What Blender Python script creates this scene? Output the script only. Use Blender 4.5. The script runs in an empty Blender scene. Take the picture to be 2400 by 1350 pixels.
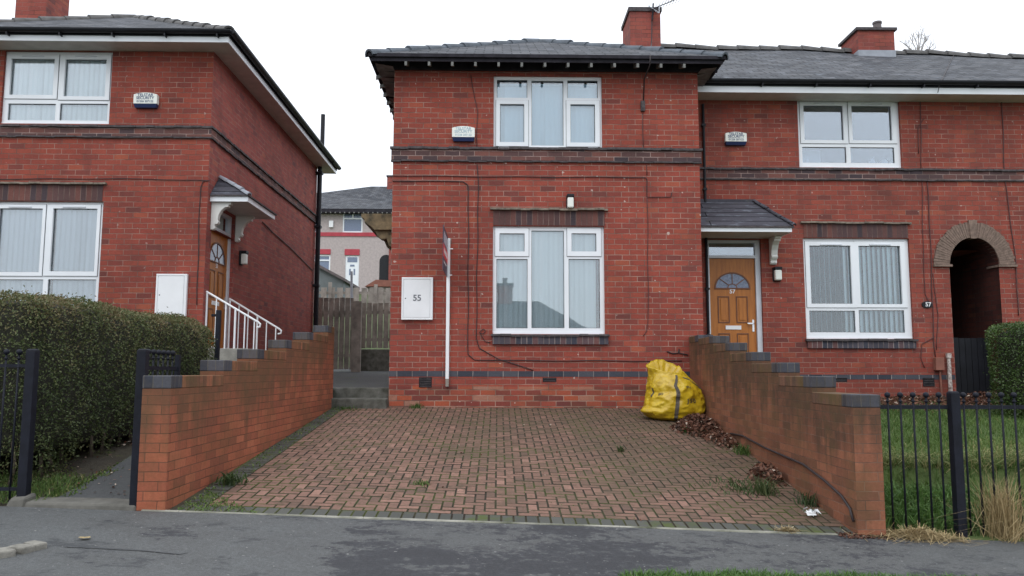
import bpy, math, random
import numpy as np
from mathutils import Vector, Matrix, noise as mnoise

random.seed(7)
RNG = np.random.default_rng(11)
SC = bpy.context.scene
COL = SC.collection
R = math.radians

# ------------------------------------------------------------------ camera geometry (survey helper: picture measurement -> metres)
F = 1850.0
PITCH = math.atan(195 / F)
YAW = math.atan(32 / F)
ROLL = 0.002
CZ = 1.6


def cam_axes():
    cy, sy, cp, sp = math.cos(YAW), math.sin(YAW), math.cos(PITCH), math.sin(PITCH)
    f = Vector((sy * cp, cy * cp, sp))
    r = Vector((cy, -sy, 0))
    u = Vector((-sy * sp, -cy * sp, cp))
    c, s = math.cos(ROLL), math.sin(ROLL)
    return c * r + s * u, c * u - s * r, f


CR, CU, CF = cam_axes()


def ray(px, py):
    return CR * ((px - 1200) / F) + CU * (-(py - 675) / F) + CF


def at(px, py, Y):
    d = ray(px, py)
    t = Y / d.y
    return Vector((d.x * t, Y, CZ + d.z * t))


def atx(px, py, X):
    d = ray(px, py)
    t = X / d.x
    return Vector((X, d.y * t, CZ + d.z * t))


def rect(px0, py0, px1, py1, Y):
    """rectangle on the plane y = Y -> x0, x1, z0, z1"""
    my, mx = (py0 + py1) / 2, (px0 + px1) / 2
    return at(px0, my, Y).x, at(px1, my, Y).x, at(mx, py1, Y).z, at(mx, py0, Y).z


# ------------------------------------------------------------------ node helpers
def new_mat(name):
    m = bpy.data.materials.new(name)
    m.use_nodes = True
    nt = m.node_tree
    nt.nodes.clear()
    out = nt.nodes.new('ShaderNodeOutputMaterial')
    b = nt.nodes.new('ShaderNodeBsdfPrincipled')
    nt.links.new(b.outputs[0], out.inputs[0])
    return m, nt, b


def nd(nt, typ, **kw):
    n = nt.nodes.new(typ)
    for k, v in kw.items():
        if k.startswith('i_'):
            key = k[2:]
            key = int(key) if key.isdigit() else key.replace('_', ' ')
            n.inputs[key].default_value = v
        else:
            setattr(n, k, v)
    return n


def ramp(nt, src, stops, interp='LINEAR'):
    n = nt.nodes.new('ShaderNodeValToRGB')
    n.color_ramp.interpolation = interp
    el = n.color_ramp.elements
    while len(el) < len(stops):
        el.new(0.5)
    for e, (p, c) in zip(el, stops):
        e.position = p
        e.color = (c, c, c, 1) if isinstance(c, (int, float)) else (*c, 1)
    nt.links.new(src, n.inputs[0])
    return n.outputs[0]


def mixc(nt, fac, a, b, mode='MIX'):
    n = nt.nodes.new('ShaderNodeMixRGB')
    n.blend_type = mode
    for i, s in ((0, fac), (1, a), (2, b)):
        if hasattr(s, 'is_linked'):
            nt.links.new(s, n.inputs[i])
        elif i == 0:
            n.inputs[0].default_value = s
        else:
            n.inputs[i].default_value = (*s, 1) if not isinstance(s, (int, float)) else (s, s, s, 1)
    return n.outputs[0]


def mth(nt, op, a, b=0.0, clamp=False):
    n = nt.nodes.new('ShaderNodeMath')
    n.operation = op
    n.use_clamp = clamp
    for i, s in ((0, a), (1, b)):
        if hasattr(s, 'is_linked'):
            nt.links.new(s, n.inputs[i])
        else:
            n.inputs[i].default_value = s
    return n.outputs[0]


def uvvec(nt, scale=(1, 1, 1), off=(100, 100, 0)):
    t = nt.nodes.new('ShaderNodeUVMap')
    t.uv_map = 'UVMap'
    mp = nt.nodes.new('ShaderNodeMapping')
    mp.inputs['Location'].default_value = off
    mp.inputs['Scale'].default_value = scale
    nt.links.new(t.outputs[0], mp.inputs[0])
    return mp.outputs[0]


def posvec(nt, scale=(1, 1, 1)):
    g = nt.nodes.new('ShaderNodeNewGeometry')
    mp = nt.nodes.new('ShaderNodeMapping')
    mp.inputs['Scale'].default_value = scale
    nt.links.new(g.outputs['Position'], mp.inputs[0])
    return mp.outputs[0]


def noise(nt, vec, scale, detail=4, rough=0.55):
    n = nd(nt, 'ShaderNodeTexNoise', i_Scale=scale, i_Detail=detail, i_Roughness=rough)
    nt.links.new(vec, n.inputs['Vector'])
    return n.outputs['Fac']


def bump(nt, b, h, strength=0.4, dist=0.01):
    n = nd(nt, 'ShaderNodeBump', i_Strength=strength, i_Distance=dist)
    nt.links.new(h, n.inputs['Height'])
    nt.links.new(n.outputs[0], b.inputs['Normal'])


def plain(name, c, rough=0.6, var=0.15, scale=6.0, metal=0.0, bmp=0.0, spec=0.5, c2=None):
    m, nt, b = new_mat(name)
    v = posvec(nt)
    f = noise(nt, v, scale, 5, 0.6)
    lo = tuple(x * (1 - var) for x in c) if c2 is None else c2
    hi = tuple(min(1, x * (1 + var)) for x in c)
    col = ramp(nt, f, [(0.3, lo), (0.7, hi)])
    nt.links.new(col, b.inputs['Base Color'])
    b.inputs['Roughness'].default_value = rough
    b.inputs['Metallic'].default_value = metal
    b.inputs['Specular IOR Level'].default_value = spec
    if bmp:
        bump(nt, b, noise(nt, v, scale * 8, 4, 0.7), bmp, 0.01)
    return m


def brick_mat(name, stops, mortar, bw=0.238, rh=0.086, ms=0.0055, offset=0.5, streak=0.0, streak_c=(0.06, 0.045, 0.03),
              moss=0.0, rough=0.85, speck=0.0, bstr=0.5, off=(100, 100, 0), patch=0.0, drop=0.0, stain_off=0.0, soot=None):
    m, nt, b = new_mat(name)
    v = uvvec(nt, off=off)
    # slightly wavy joints
    wob = nd(nt, 'ShaderNodeTexNoise', i_Scale=9.0, i_Detail=2.0)
    nt.links.new(v, wob.inputs['Vector'])
    sub = nd(nt, 'ShaderNodeVectorMath', operation='SUBTRACT')
    nt.links.new(wob.outputs['Color'], sub.inputs[0])
    sub.inputs[1].default_value = (0.5, 0.5, 0.5)
    scl = nd(nt, 'ShaderNodeVectorMath', operation='SCALE')
    nt.links.new(sub.outputs[0], scl.inputs[0])
    scl.inputs['Scale'].default_value = 0.010
    add = nd(nt, 'ShaderNodeVectorMath', operation='ADD')
    nt.links.new(v, add.inputs[0])
    nt.links.new(scl.outputs[0], add.inputs[1])
    br = nd(nt, 'ShaderNodeTexBrick', i_Scale=1.0)
    br.offset = offset
    br.inputs['Color1'].default_value = (0, 0, 0, 1)
    br.inputs['Color2'].default_value = (1, 1, 1, 1)
    br.inputs['Mortar'].default_value = (0.5, 0.5, 0.5, 1)
    br.inputs['Mortar Size'].default_value = ms
    br.inputs['Mortar Smooth'].default_value = 0.25
    br.inputs['Bias'].default_value = 0.0
    br.inputs['Brick Width'].default_value = bw
    br.inputs['Row Height'].default_value = rh
    nt.links.new(add.outputs[0], br.inputs['Vector'])
    col = ramp(nt, br.outputs['Color'], stops)
    fine = noise(nt, v, 38, 4, 0.7)
    big = noise(nt, v, 0.9, 4, 0.6)
    col = mixc(nt, 1.0, col, ramp(nt, fine, [(0.25, 0.80), (0.75, 1.16)]), 'MULTIPLY')
    col = mixc(nt, 1.0, col, ramp(nt, big, [(0.3, 0.80), (0.7, 1.14)]), 'MULTIPLY')
    mvar = mixc(nt, ramp(nt, noise(nt, v, 3.1, 3), [(0.38, 0.0), (0.62, 1.0)]), mortar, tuple(x * 0.40 for x in mortar))
    col = mixc(nt, br.outputs['Fac'], col, mvar)
    if patch:
        pn = ramp(nt, noise(nt, v, 2.2, 5, 0.65), [(0.56, 0.0), (0.64, 1.0)])
        col = mixc(nt, mth(nt, 'MULTIPLY', pn, patch), col, (0.10, 0.05, 0.045))
    if speck:
        sp = ramp(nt, noise(nt, v, 13, 2, 0.4), [(0.735, 0.0), (0.75, 1.0)])
        col = mixc(nt, mth(nt, 'MULTIPLY', sp, speck), col, (0.6, 0.52, 0.46))
    if streak:
        sv = uvvec(nt, scale=(4.2, 0.42, 1))
        s1 = ramp(nt, noise(nt, sv, 1.0, 5, 0.6), [(0.46, 0.0), (0.60, 1.0)])
        s2 = ramp(nt, noise(nt, v, 5.0, 5, 0.65), [(0.3, 0.25), (0.65, 1.0)])
        col = mixc(nt, mth(nt, 'MULTIPLY', mth(nt, 'MULTIPLY', s1, s2), streak), col, streak_c)
    if soot:
        sp_ = nd(nt, 'ShaderNodeSeparateXYZ')
        nt.links.new(posvec(nt), sp_.inputs[0])
        dx = mth(nt, 'MULTIPLY', mth(nt, 'SUBTRACT', sp_.outputs[0], soot[0]), 1 / soot[2])
        dz = mth(nt, 'MULTIPLY', mth(nt, 'SUBTRACT', sp_.outputs[2], soot[1]), 1 / soot[3])
        rr_ = mth(nt, 'ADD', mth(nt, 'MULTIPLY', dx, dx), mth(nt, 'MULTIPLY', dz, dz))
        mm_ = mth(nt, 'MULTIPLY', ramp(nt, mth(nt, 'ADD', rr_, mth(nt, 'MULTIPLY', noise(nt, v, 3, 5, .7), 1.2)), [(0.4, 1.0), (1.0, 0.0)]), 0.6)
        col = mixc(nt, mm_, col, (0.10, 0.040, 0.032))
    if drop:
        da = nd(nt, 'ShaderNodeAttribute', attribute_name='drop')
        sv = uvvec(nt, scale=(5.5, 0.30, 1))
        n1 = noise(nt, sv, 1.0, 4, 0.6)
        n3 = noise(nt, uvvec(nt, scale=(1.1, 0.2, 1)), 1.0, 3, 0.5)
        e = mth(nt, 'ADD', mth(nt, 'ADD', mth(nt, 'MULTIPLY', n1, 1.7), mth(nt, 'MULTIPLY', n3, 0.6)), mth(nt, 'MULTIPLY', da.outputs['Fac'], -1.0))
        run = ramp(nt, mth(nt, 'MULTIPLY', e, 0.5), [((0.55 + stain_off) * .5, 0.0), ((0.92 + stain_off) * .5, 1.0)])
        run = mth(nt, 'MULTIPLY', run, ramp(nt, noise(nt, v, 7.0, 5, 0.7), [(0.25, 0.45), (0.6, 1.0)]))
        col = mixc(nt, mth(nt, 'MULTIPLY', run, drop), col, streak_c)
    if moss:
        mn = ramp(nt, noise(nt, v, 2.4, 6, 0.7), [(0.44, 0.0), (0.62, 1.0)])
        col = mixc(nt, mth(nt, 'MULTIPLY', mn, moss), col, (0.12, 0.082, 0.034))
    nt.links.new(col, b.inputs['Base Color'])
    b.inputs['Roughness'].default_value = rough
    b.inputs['Specular IOR Level'].default_value = 0.3
    h = mth(nt, 'ADD', mth(nt, 'MULTIPLY', br.outputs['Fac'], -1.0), mth(nt, 'MULTIPLY', fine, 0.35))
    bump(nt, b, h, bstr, 0.008)
    return m


M = {}
RED = [(0.0, (0.165, 0.050, 0.042)), (0.04, (0.230, 0.055, 0.042)), (0.2, (0.268, 0.059, 0.042)), (0.55, (0.297, 0.064, 0.044)), (0.93, (0.325, 0.072, 0.047)), (1.0, (0.355, 0.092, 0.052))]
M['brick'] = brick_mat('red brick', RED, (0.38, 0.245, 0.195), streak=0.30, streak_c=(0.115, 0.052, 0.044), speck=0.7, patch=0.12)
M['brick_r'] = brick_mat('red brick terrace', [(p, (c[0] * .93, c[1] * .98, c[2])) for p, c in RED], (0.33, 0.20, 0.16), streak=0.34, streak_c=(0.11, 0.050, 0.042), speck=0.5, off=(103.3, 101.7, 0), patch=0.14, soot=(6.75, 4.62, .75, .55))
M['brick_l'] = brick_mat('red brick neighbour', [(p, (c[0] * .95, c[1] * .95, c[2] * .95)) for p, c in RED], (0.33, 0.20, 0.16), streak=0.30, streak_c=(0.11, 0.050, 0.042), speck=0.3, off=(107.1, 100.9, 0), patch=0.12)
M['brick_side'] = brick_mat('weathered red brick', [(p, (c[0] * 1.08, c[1] * 1.2, c[2] * 1.42)) for p, c in RED], (0.34, 0.18, 0.15), streak=0.2, off=(104.1, 102.9, 0), patch=0.2)
M['brick_new'] = brick_mat('orange garden wall brick', [(0, (0.26, 0.086, 0.050)), (.3, (0.33, 0.100, 0.055)), (.75, (0.38, 0.113, 0.060)), (1, (0.42, 0.135, 0.072))], (0.15, 0.070, 0.045), bw=0.225, rh=0.075, ms=0.0035, streak=0.2, streak_c=(0.115, 0.066, 0.036), moss=0.30, drop=0.8, stain_off=0.04)
M['brick_old'] = brick_mat('dirty garden wall brick', [(0, (0.185, 0.080, 0.048)), (.3, (0.255, 0.100, 0.057)), (.75, (0.295, 0.114, 0.064)), (1, (0.33, 0.132, 0.073))], (0.26, 0.15, 0.105), bw=0.225, rh=0.075, ms=0.0035, streak=0.25, streak_c=(0.058, 0.041, 0.026), moss=0.4, drop=0.8, stain_off=0.08)
M['edge_new'] = brick_mat('brick on edge orange', [(0, (0.14, 0.07, 0.04)), (.5, (0.24, 0.10, 0.055)), (1, (0.36, 0.13, 0.07))], (0.16, 0.10, 0.06), bw=0.075, rh=10, ms=0.0035, streak=0.5, moss=0.9)
M['edge_old'] = brick_mat('brick on edge dirty', [(0, (0.10, 0.06, 0.04)), (.5, (0.16, 0.085, 0.055)), (1, (0.22, 0.11, 0.07))], (0.14, 0.10, 0.07), bw=0.075, rh=10, ms=0.0035, streak=0.8, moss=0.9)
BLUE = [(0, (0.042, 0.046, 0.060)), (.5, (0.062, 0.066, 0.082)), (1, (0.085, 0.086, 0.10))]
M['blue'] = brick_mat('blue engineering brick', BLUE, (0.42, 0.37, 0.34), rh=10, ms=0.005)
M['blue_edge'] = brick_mat('blue coping brick', BLUE, (0.13, 0.12, 0.105), bw=0.075, rh=10, ms=0.004, rough=0.7, moss=0.25)
BROWN = [(0, (0.060, 0.045, 0.052)), (.35, (0.10, 0.056, 0.055)), (.7, (0.13, 0.062, 0.056)), (1, (0.19, 0.075, 0.060))]
M['band'] = brick_mat('brown string course brick', BROWN, (0.36, 0.26, 0.23), rh=0.083, off=(100, 100.02, 0))
M['soldier'] = brick_mat('brown soldier brick', BROWN, (0.22, 0.15, 0.13), bw=0.088, rh=10)
M['soldier_blue'] = brick_mat('sill soldier brick', [(0, (0.05, 0.052, 0.07)), (.6, (0.085, 0.075, 0.09)), (1, (0.18, 0.075, 0.065))], (0.34, 0.28, 0.26), bw=0.088, rh=10)
M['plinth'] = brick_mat('worn brick at wall foot', [(0, (0.13, 0.042, 0.038)), (.35, (0.24, 0.055, 0.042)), (.6, (0.34, 0.08, 0.05)), (.85, (0.40, 0.095, 0.045)), (1, (0.36, 0.20, 0.145))], (0.40, 0.26, 0.20), ms=0.007, speck=0.9, moss=0.2, patch=0.2)
M['brick_shade'] = brick_mat('shade darkened passage brick', [(p, (c[0] * .26, c[1] * .34, c[2] * .38)) for p, c in RED], (0.055, 0.035, 0.032), streak=0.6, streak_c=(0.012, 0.010, 0.010))  # red brick darkened in its colour to carry the shade inside the passage
M['chim'] = brick_mat('chimney brick', [(p, (c[0] * 1.0, c[1] * 1.15, c[2] * 1.3)) for p, c in RED], (0.27, 0.11, 0.09), streak=0.25, off=(101, 103, 0))
M['drip'] = plain('drip tile', (0.07, 0.060, 0.062), 0.85, 0.5, 14, bmp=0.4)
M['drip_pale'] = plain('weathered drip tile', (0.20, 0.165, 0.13), 0.85, 0.5, 9, bmp=0.4)
M['arch'] = plain('arch tile', (0.20, 0.140, 0.110), 0.85, 0.35, 17, bmp=0.5)
M['arch_joint'] = plain('arch joint', (0.12, 0.095, 0.08), 0.9, 0.3, 9)


def slate_mat(name, stops, bw, rh):
    m, nt, b = new_mat(name)
    v = uvvec(nt)
    br = nd(nt, 'ShaderNodeTexBrick', i_Scale=1.0)
    br.inputs['Color1'].default_value = (0, 0, 0, 1)
    br.inputs['Color2'].default_value = (1, 1, 1, 1)
    br.inputs['Mortar'].default_value = (0.5, 0.5, 0.5, 1)
    br.inputs['Mortar Size'].default_value = 0.011
    br.inputs['Mortar Smooth'].default_value = 0.3
    br.inputs['Brick Width'].default_value = bw
    br.inputs['Row Height'].default_value = rh
    nt.links.new(v, br.inputs['Vector'])
    col = ramp(nt, br.outputs['Color'], stops)
    sv = uvvec(nt, scale=(2.4, 9, 1))
    s = noise(nt, sv, 1.2, 6, 0.75)
    col = mixc(nt, ramp(nt, s, [(0.54, 0.0), (0.66, 0.8)]), col, (0.20, 0.225, 0.265))
    col = mixc(nt, 1.0, col, ramp(nt, noise(nt, v, 1.3, 4), [(0.3, 0.75), (0.7, 1.2)]), 'MULTIPLY')
    ln = ramp(nt, noise(nt, v, 4.2, 6, .7), [(0.60, 0.0), (0.70, 0.45)])
    col = mixc(nt, ln, col, (0.085, 0.09, 0.075))
    col = mixc(nt, mth(nt, 'MULTIPLY', br.outputs['Fac'], 0.95), col, (0.008, 0.009, 0.012))
    nt.links.new(col, b.inputs['Base Color'])
    b.inputs['Roughness'].default_value = 0.75
    b.inputs['Specular IOR Level'].default_value = 0.18
    sx = nd(nt, 'ShaderNodeSeparateXYZ')
    nt.links.new(v, sx.inputs[0])
    saw = mth(nt, 'FRACT', mth(nt, 'DIVIDE', sx.outputs[1], rh))
    h = mth(nt, 'SUBTRACT', mth(nt, 'MULTIPLY', noise(nt, v, 12, 4), 0.5), mth(nt, 'ADD', saw, br.outputs['Fac']))
    bump(nt, b, h, 0.7, 0.012)
    return m


M['slate'] = slate_mat('roof slate', [(0, (0.044, 0.047, 0.055)), (.5, (0.067, 0.070, 0.079)), (1, (0.102, 0.104, 0.112))], 0.30, 0.19)
M['slate_c'] = slate_mat('canopy tile', [(0, (0.056, 0.056, 0.070)), (1, (0.080, 0.078, 0.094))], 3.0, 0.165)
M['ridge'] = plain('ridge tile', (0.085, 0.10, 0.12), 0.75, 0.35, 5, bmp=0.4)
M['ridge_brown'] = plain('mossy ridge tile', (0.095, 0.092, 0.09), 0.8, 0.4, 5, bmp=0.4)
M['upvc'] = plain('white upvc', (0.80, 0.83, 0.86), 0.35, 0.04, 2.0)
M['upvc_grey'] = plain('aged white paint', (0.64, 0.67, 0.72), 0.45, 0.08, 3.0)
M['gasket'] = plain('dark seal', (0.05, 0.055, 0.06), 0.6)
M['soffit'] = plain('cream soffit board', (0.55, 0.53, 0.50), 0.6, 0.12, 4)
M['black'] = plain('black plastic', (0.010, 0.011, 0.015), 0.5, 0.3, 5, spec=0.3)
M['iron'] = plain('black painted iron', (0.0085, 0.010, 0.017), 0.6, 0.35, 12, bmp=0.15, spec=0.25)
M['dark_wood'] = plain('dark eaves board', (0.028, 0.026, 0.032), 0.9, 0.4, 7, spec=0.2)
M['eave_felt'] = plain('sagging eave lining', (0.15, 0.145, 0.15), 0.8, 0.5, 5)
M['rafter'] = plain('painted rafter foot', (0.16, 0.16, 0.15), 0.7, 0.3, 20)
M['cable'] = plain('black cable', (0.03, 0.022, 0.024), 0.6, 0.3, 8)
M['cable_brown'] = plain('brown cable', (0.085, 0.03, 0.028), 0.6, 0.3, 8)
M['concrete'] = plain('worn concrete', (0.125, 0.12, 0.105), 0.9, 0.35, 5, bmp=0.5)
M['concrete_pale'] = plain('pale concrete', (0.26, 0.25, 0.22), 0.9, 0.3, 7, bmp=0.5)
M['kerb_stone'] = plain('worn kerb stone', (0.20, 0.19, 0.165), 0.9, 0.45, 9, bmp=0.6)
M['edging'] = plain('mossy edging concrete', (0.30, 0.29, 0.25), 0.9, 0.3, 3.5, bmp=0.4, c2=(0.07, 0.075, 0.045))
M['step'] = plain('dark stone step', (0.115, 0.112, 0.10), 0.9, 0.4, 7, bmp=0.8, c2=(0.048, 0.050, 0.036))
M['earth'] = plain('damp earth', (0.055, 0.042, 0.030), 0.95, 0.5, 6, bmp=0.8)
M['lead'] = plain('lead flashing', (0.30, 0.32, 0.36), 0.55, 0.2, 4)
M['cream'] = plain('cream plastic', (0.80, 0.82, 0.76), 0.4, 0.06, 3)
M['navy'] = plain('navy plastic', (0.02, 0.032, 0.10), 0.35, 0.15, 3)
M['ink'] = plain('dark blue lettering', (0.045, 0.075, 0.16), 0.6, 0.1)
M['ink_faded'] = plain('faded blue lettering', (0.38, 0.50, 0.56), 0.6, 0.25, 40)
M['ink_grey'] = plain('grey lettering', (0.17, 0.18, 0.20), 0.6, 0.1)
M['white'] = plain('white gloss paint', (0.82, 0.83, 0.84), 0.3, 0.05, 3)
M['chrome'] = plain('satin chrome', (0.75, 0.76, 0.78), 0.25, 0.05, 3, metal=0.7)
M['fence_wood'] = plain('weathered fence wood', (0.25, 0.225, 0.195), 0.9, 0.4, 4, bmp=0.4)
M['fence_pale'] = plain('pale fence wood', (0.36, 0.335, 0.30), 0.9, 0.35, 4, bmp=0.4)
M['stone_old'] = plain('mossy old timber moulding', (0.185, 0.135, 0.075), 0.9, 0.5, 7, bmp=0.5, c2=(0.05, 0.045, 0.03))
M['render'] = plain('pale pebbledash', (0.44, 0.38, 0.37), 0.95, 0.14, 8, bmp=0.4)
M['red_paint'] = plain('red masonry paint', (0.42, 0.055, 0.075), 0.8, 0.15, 4)
M['dark_room'] = plain('dark interior', (0.02, 0.02, 0.024), 0.9)
M['shed_grey'] = plain('grey shed', (0.16, 0.185, 0.19), 0.8, 0.2, 3)
M['pot'] = plain('clay pot', (0.13, 0.11, 0.11), 0.8, 0.3, 6)
M['rust'] = plain('flaking white paint over rust', (0.55, 0.5, 0.46), 0.8, 0.4, 26, c2=(0.10, 0.045, 0.035))
M['bark'] = plain('bark', (0.10, 0.08, 0.06), 0.9, 0.4, 12, bmp=0.6)
M['twig'] = plain('pale twig', (0.30, 0.28, 0.27), 0.9, 0.2, 9)
M['terracotta'] = plain('terracotta', (0.25, 0.10, 0.07), 0.8, 0.2, 8)
M['sign_navy'] = plain('navy sign board', (0.045, 0.05, 0.085), 0.4, 0.1)
M['sign_red'] = plain('red sign band', (0.62, 0.04, 0.05), 0.4, 0.1)
M['sign_pale'] = plain('pale sign panel', (0.42, 0.44, 0.50), 0.4, 0.1)
M['strap'] = plain('grey brown strap', (0.085, 0.07, 0.055), 0.8, 0.3, 20)
M['paper'] = plain('white litter', (0.75, 0.77, 0.78), 0.7, 0.1, 10)


def door_mat():
    m, nt, b = new_mat('oak grain door')
    v = posvec(nt, (9, 9, 0.9))
    f = noise(nt, v, 3.0, 6, 0.65)
    col = ramp(nt, f, [(0.3, (0.33, 0.105, 0.012)), (0.55, (0.44, 0.150, 0.018)), (0.75, (0.49, 0.18, 0.027))])
    nt.links.new(col, b.inputs['Base Color'])
    b.inputs['Roughness'].default_value = 0.45
    bump(nt, b, f, 0.15, 0.005)
    return m


M['oak'] = door_mat()
M['oak_dark'] = plain('dark oak trim', (0.16, 0.055, 0.02), 0.5, 0.2, 9)


def glass_mat(name, tint, k, base):
    m = bpy.data.materials.new(name)
    m.use_nodes = True
    nt = m.node_tree
    nt.nodes.clear()
    out = nt.nodes.new('ShaderNodeOutputMaterial')
    tr = nd(nt, 'ShaderNodeBsdfTransparent')
    tr.inputs[0].default_value = (*tint, 1)
    gl = nd(nt, 'ShaderNodeBsdfGlossy', i_Roughness=0.015)
    gl.inputs[0].default_value = (0.95, 0.98, 1, 1)
    fr = nd(nt, 'ShaderNodeFresnel', i_IOR=1.5)
    fac = mth(nt, 'ADD', mth(nt, 'MULTIPLY', fr.outputs[0], k), base, clamp=True)
    v = posvec(nt)
    bp = nd(nt, 'ShaderNodeBump', i_Strength=0.04, i_Distance=0.02)
    nt.links.new(noise(nt, v, 2.0, 1), bp.inputs['Height'])
    nt.links.new(bp.outputs[0], gl.inputs['Normal'])
    mx = nt.nodes.new('ShaderNodeMixShader')
    nt.links.new(fac, mx.inputs[0])
    nt.links.new(tr.outputs[0], mx.inputs[1])
    nt.links.new(gl.outputs[0], mx.inputs[2])
    nt.links.new(mx.outputs[0], out.inputs[0])
    return m


M['glass'] = glass_mat('window glass', (0.94, 0.97, 0.98), 2.0, 0.07)
M['glass_clear'] = glass_mat('parlour glass', (0.90, 0.95, 0.97), 2.2, 0.02)
M['glass_deep'] = glass_mat('bedroom glass', (0.80, 0.88, 0.95), 3.2, 0.10)


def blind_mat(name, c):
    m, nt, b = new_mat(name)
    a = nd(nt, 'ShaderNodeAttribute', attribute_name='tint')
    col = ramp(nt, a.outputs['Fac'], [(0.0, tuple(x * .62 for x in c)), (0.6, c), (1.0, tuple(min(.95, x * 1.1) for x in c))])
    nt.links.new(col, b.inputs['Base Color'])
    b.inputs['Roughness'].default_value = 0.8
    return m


M['blind'] = blind_mat('blind fabric', (0.84, 0.93, 0.94))
M['blind_blue'] = blind_mat('blue grey blind fabric', (0.55, 0.76, 0.88))
M['blind_grey'] = blind_mat('grey blind fabric', (0.70, 0.74, 0.80))


def tint_mat(name, stops, rough=0.6, trans=0.0, spec=0.4):
    m, nt, b = new_mat(name)
    a = nd(nt, 'ShaderNodeAttribute', attribute_name='tint')
    col = ramp(nt, a.outputs['Fac'], stops)
    nt.links.new(col, b.inputs['Base Color'])
    b.inputs['Roughness'].default_value = rough
    b.inputs['Specular IOR Level'].default_value = spec
    if trans:
        out = nt.nodes['Material Output']
        tl = nd(nt, 'ShaderNodeBsdfTranslucent')
        nt.links.new(col, tl.inputs[0])
        mx = nd(nt, 'ShaderNodeMixShader')
        mx.inputs[0].default_value = trans
        nt.links.new(b.outputs[0], mx.inputs[1])
        nt.links.new(tl.outputs[0], mx.inputs[2])
        nt.links.new(mx.outputs[0], out.inputs[0])
    return m


M['hedge'] = tint_mat('privet leaf', [(0, (0.016, 0.026, 0.012)), (.25, (0.056, 0.083, 0.030)), (.5, (0.100, 0.126, 0.047)), (.68, (0.128, 0.130, 0.054)), (.84, (0.17, 0.135, 0.066)), (1, (0.20, 0.145, 0.078))], 0.55, 0.15, 0.3)
M['hedge_green'] = tint_mat('green privet leaf', [(0, (0.02, 0.04, 0.014)), (.4, (0.07, 0.125, 0.03)), (.7, (0.12, 0.19, 0.05)), (.9, (0.15, 0.21, 0.06)), (1, (0.17, 0.22, 0.08))], 0.42, 0.2, 0.5)
M['grass'] = tint_mat('lawn grass', [(0, (0.035, 0.075, 0.016)), (.35, (0.075, 0.135, 0.03)), (.65, (0.115, 0.185, 0.045)), (.85, (0.20, 0.22, 0.075)), (1, (0.40, 0.34, 0.17))], 0.6, 0.25)
M['grass_lush'] = tint_mat('lush grass', [(0, (0.04, 0.09, 0.02)), (.5, (0.085, 0.175, 0.04)), (.85, (0.15, 0.26, 0.06)), (1, (0.26, 0.33, 0.11))], 0.55, 0.25)
M['weed'] = tint_mat('grey green weed', [(0, (0.025, 0.045, 0.016)), (.5, (0.065, 0.105, 0.035)), (1, (0.15, 0.16, 0.07))], 0.6, 0.2)
M['straw'] = tint_mat('dry grass', [(0, (0.16, 0.11, 0.05)), (.4, (0.33, 0.245, 0.12)), (.8, (0.47, 0.37, 0.20)), (1, (0.58, 0.48, 0.29))], 0.7, 0.15)
M['litter'] = tint_mat('fallen leaf', [(0, (0.030, 0.018, 0.013)), (.4, (0.105, 0.045, 0.028)), (.75, (0.19, 0.082, 0.050)), (.93, (0.23, 0.14, 0.095)), (1, (0.45, 0.37, 0.30))], 0.75, 0.1)
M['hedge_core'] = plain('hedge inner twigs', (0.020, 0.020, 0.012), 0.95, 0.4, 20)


def moss_cover(nt, col, vec, s, lo, hi, c=(0.075, 0.095, 0.016)):
    f = ramp(nt, noise(nt, vec, s, 6, 0.7), [(lo, 0.0), (hi, 1.0)])
    return mixc(nt, f, col, c)


def paver_mat():
    m, nt, b = new_mat('red block paver')
    a = nd(nt, 'ShaderNodeAttribute', attribute_name='tint')
    v = posvec(nt)
    col = ramp(nt, a.outputs['Fac'], [(0, (0.12, 0.074, 0.056)), (.3, (0.170, 0.096, 0.071)), (.7, (0.212, 0.117, 0.087)), (1, (0.275, 0.155, 0.117))])
    col = mixc(nt, 1.0, col, ramp(nt, noise(nt, v, 25, 4, .7), [(0.25, 0.75), (0.75, 1.2)]), 'MULTIPLY')
    # grime patches, stronger to the damp right hand side by the wall
    sx = nd(nt, 'ShaderNodeSeparateXYZ')
    nt.links.new(v, sx.inputs[0])
    side = mth(nt, 'MULTIPLY', mth(nt, 'SUBTRACT', sx.outputs[0], 0.2), 0.05)
    far = mth(nt, 'MULTIPLY', mth(nt, 'SUBTRACT', sx.outputs[1], 8.5), 0.012)
    n1 = mth(nt, 'ADD', noise(nt, v, 1.1, 6, .7), mth(nt, 'ADD', side, far))
    col = mixc(nt, ramp(nt, n1, [(0.43, 0.0), (0.62, 0.7)]), col, (0.095, 0.068, 0.045))
    n2 = noise(nt, v, 7, 5, .7)
    col = mixc(nt, ramp(nt, n2, [(0.52, 0.0), (0.66, 0.75)]), col, (0.080, 0.058, 0.038))
    nt.links.new(col, b.inputs['Base Color'])
    b.inputs['Roughness'].default_value = 0.8
    b.inputs['Specular IOR Level'].default_value = 0.35
    bump(nt, b, noise(nt, v, 90, 3, .7), 0.4, 0.004)
    return m


def border_mat():
    m, nt, b = new_mat('charcoal block paver')
    a = nd(nt, 'ShaderNodeAttribute', attribute_name='tint')
    v = posvec(nt)
    col = ramp(nt, a.outputs['Fac'], [(0, (0.048, 0.050, 0.044)), (1, (0.078, 0.078, 0.068))])
    col = moss_cover(nt, col, v, 3.0, 0.52, 0.66, (0.062, 0.080, 0.018))
    nt.links.new(col, b.inputs['Base Color'])
    b.inputs['Roughness'].default_value = 0.9
    bump(nt, b, noise(nt, v, 60, 3, .7), 0.5, 0.005)
    return m


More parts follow.
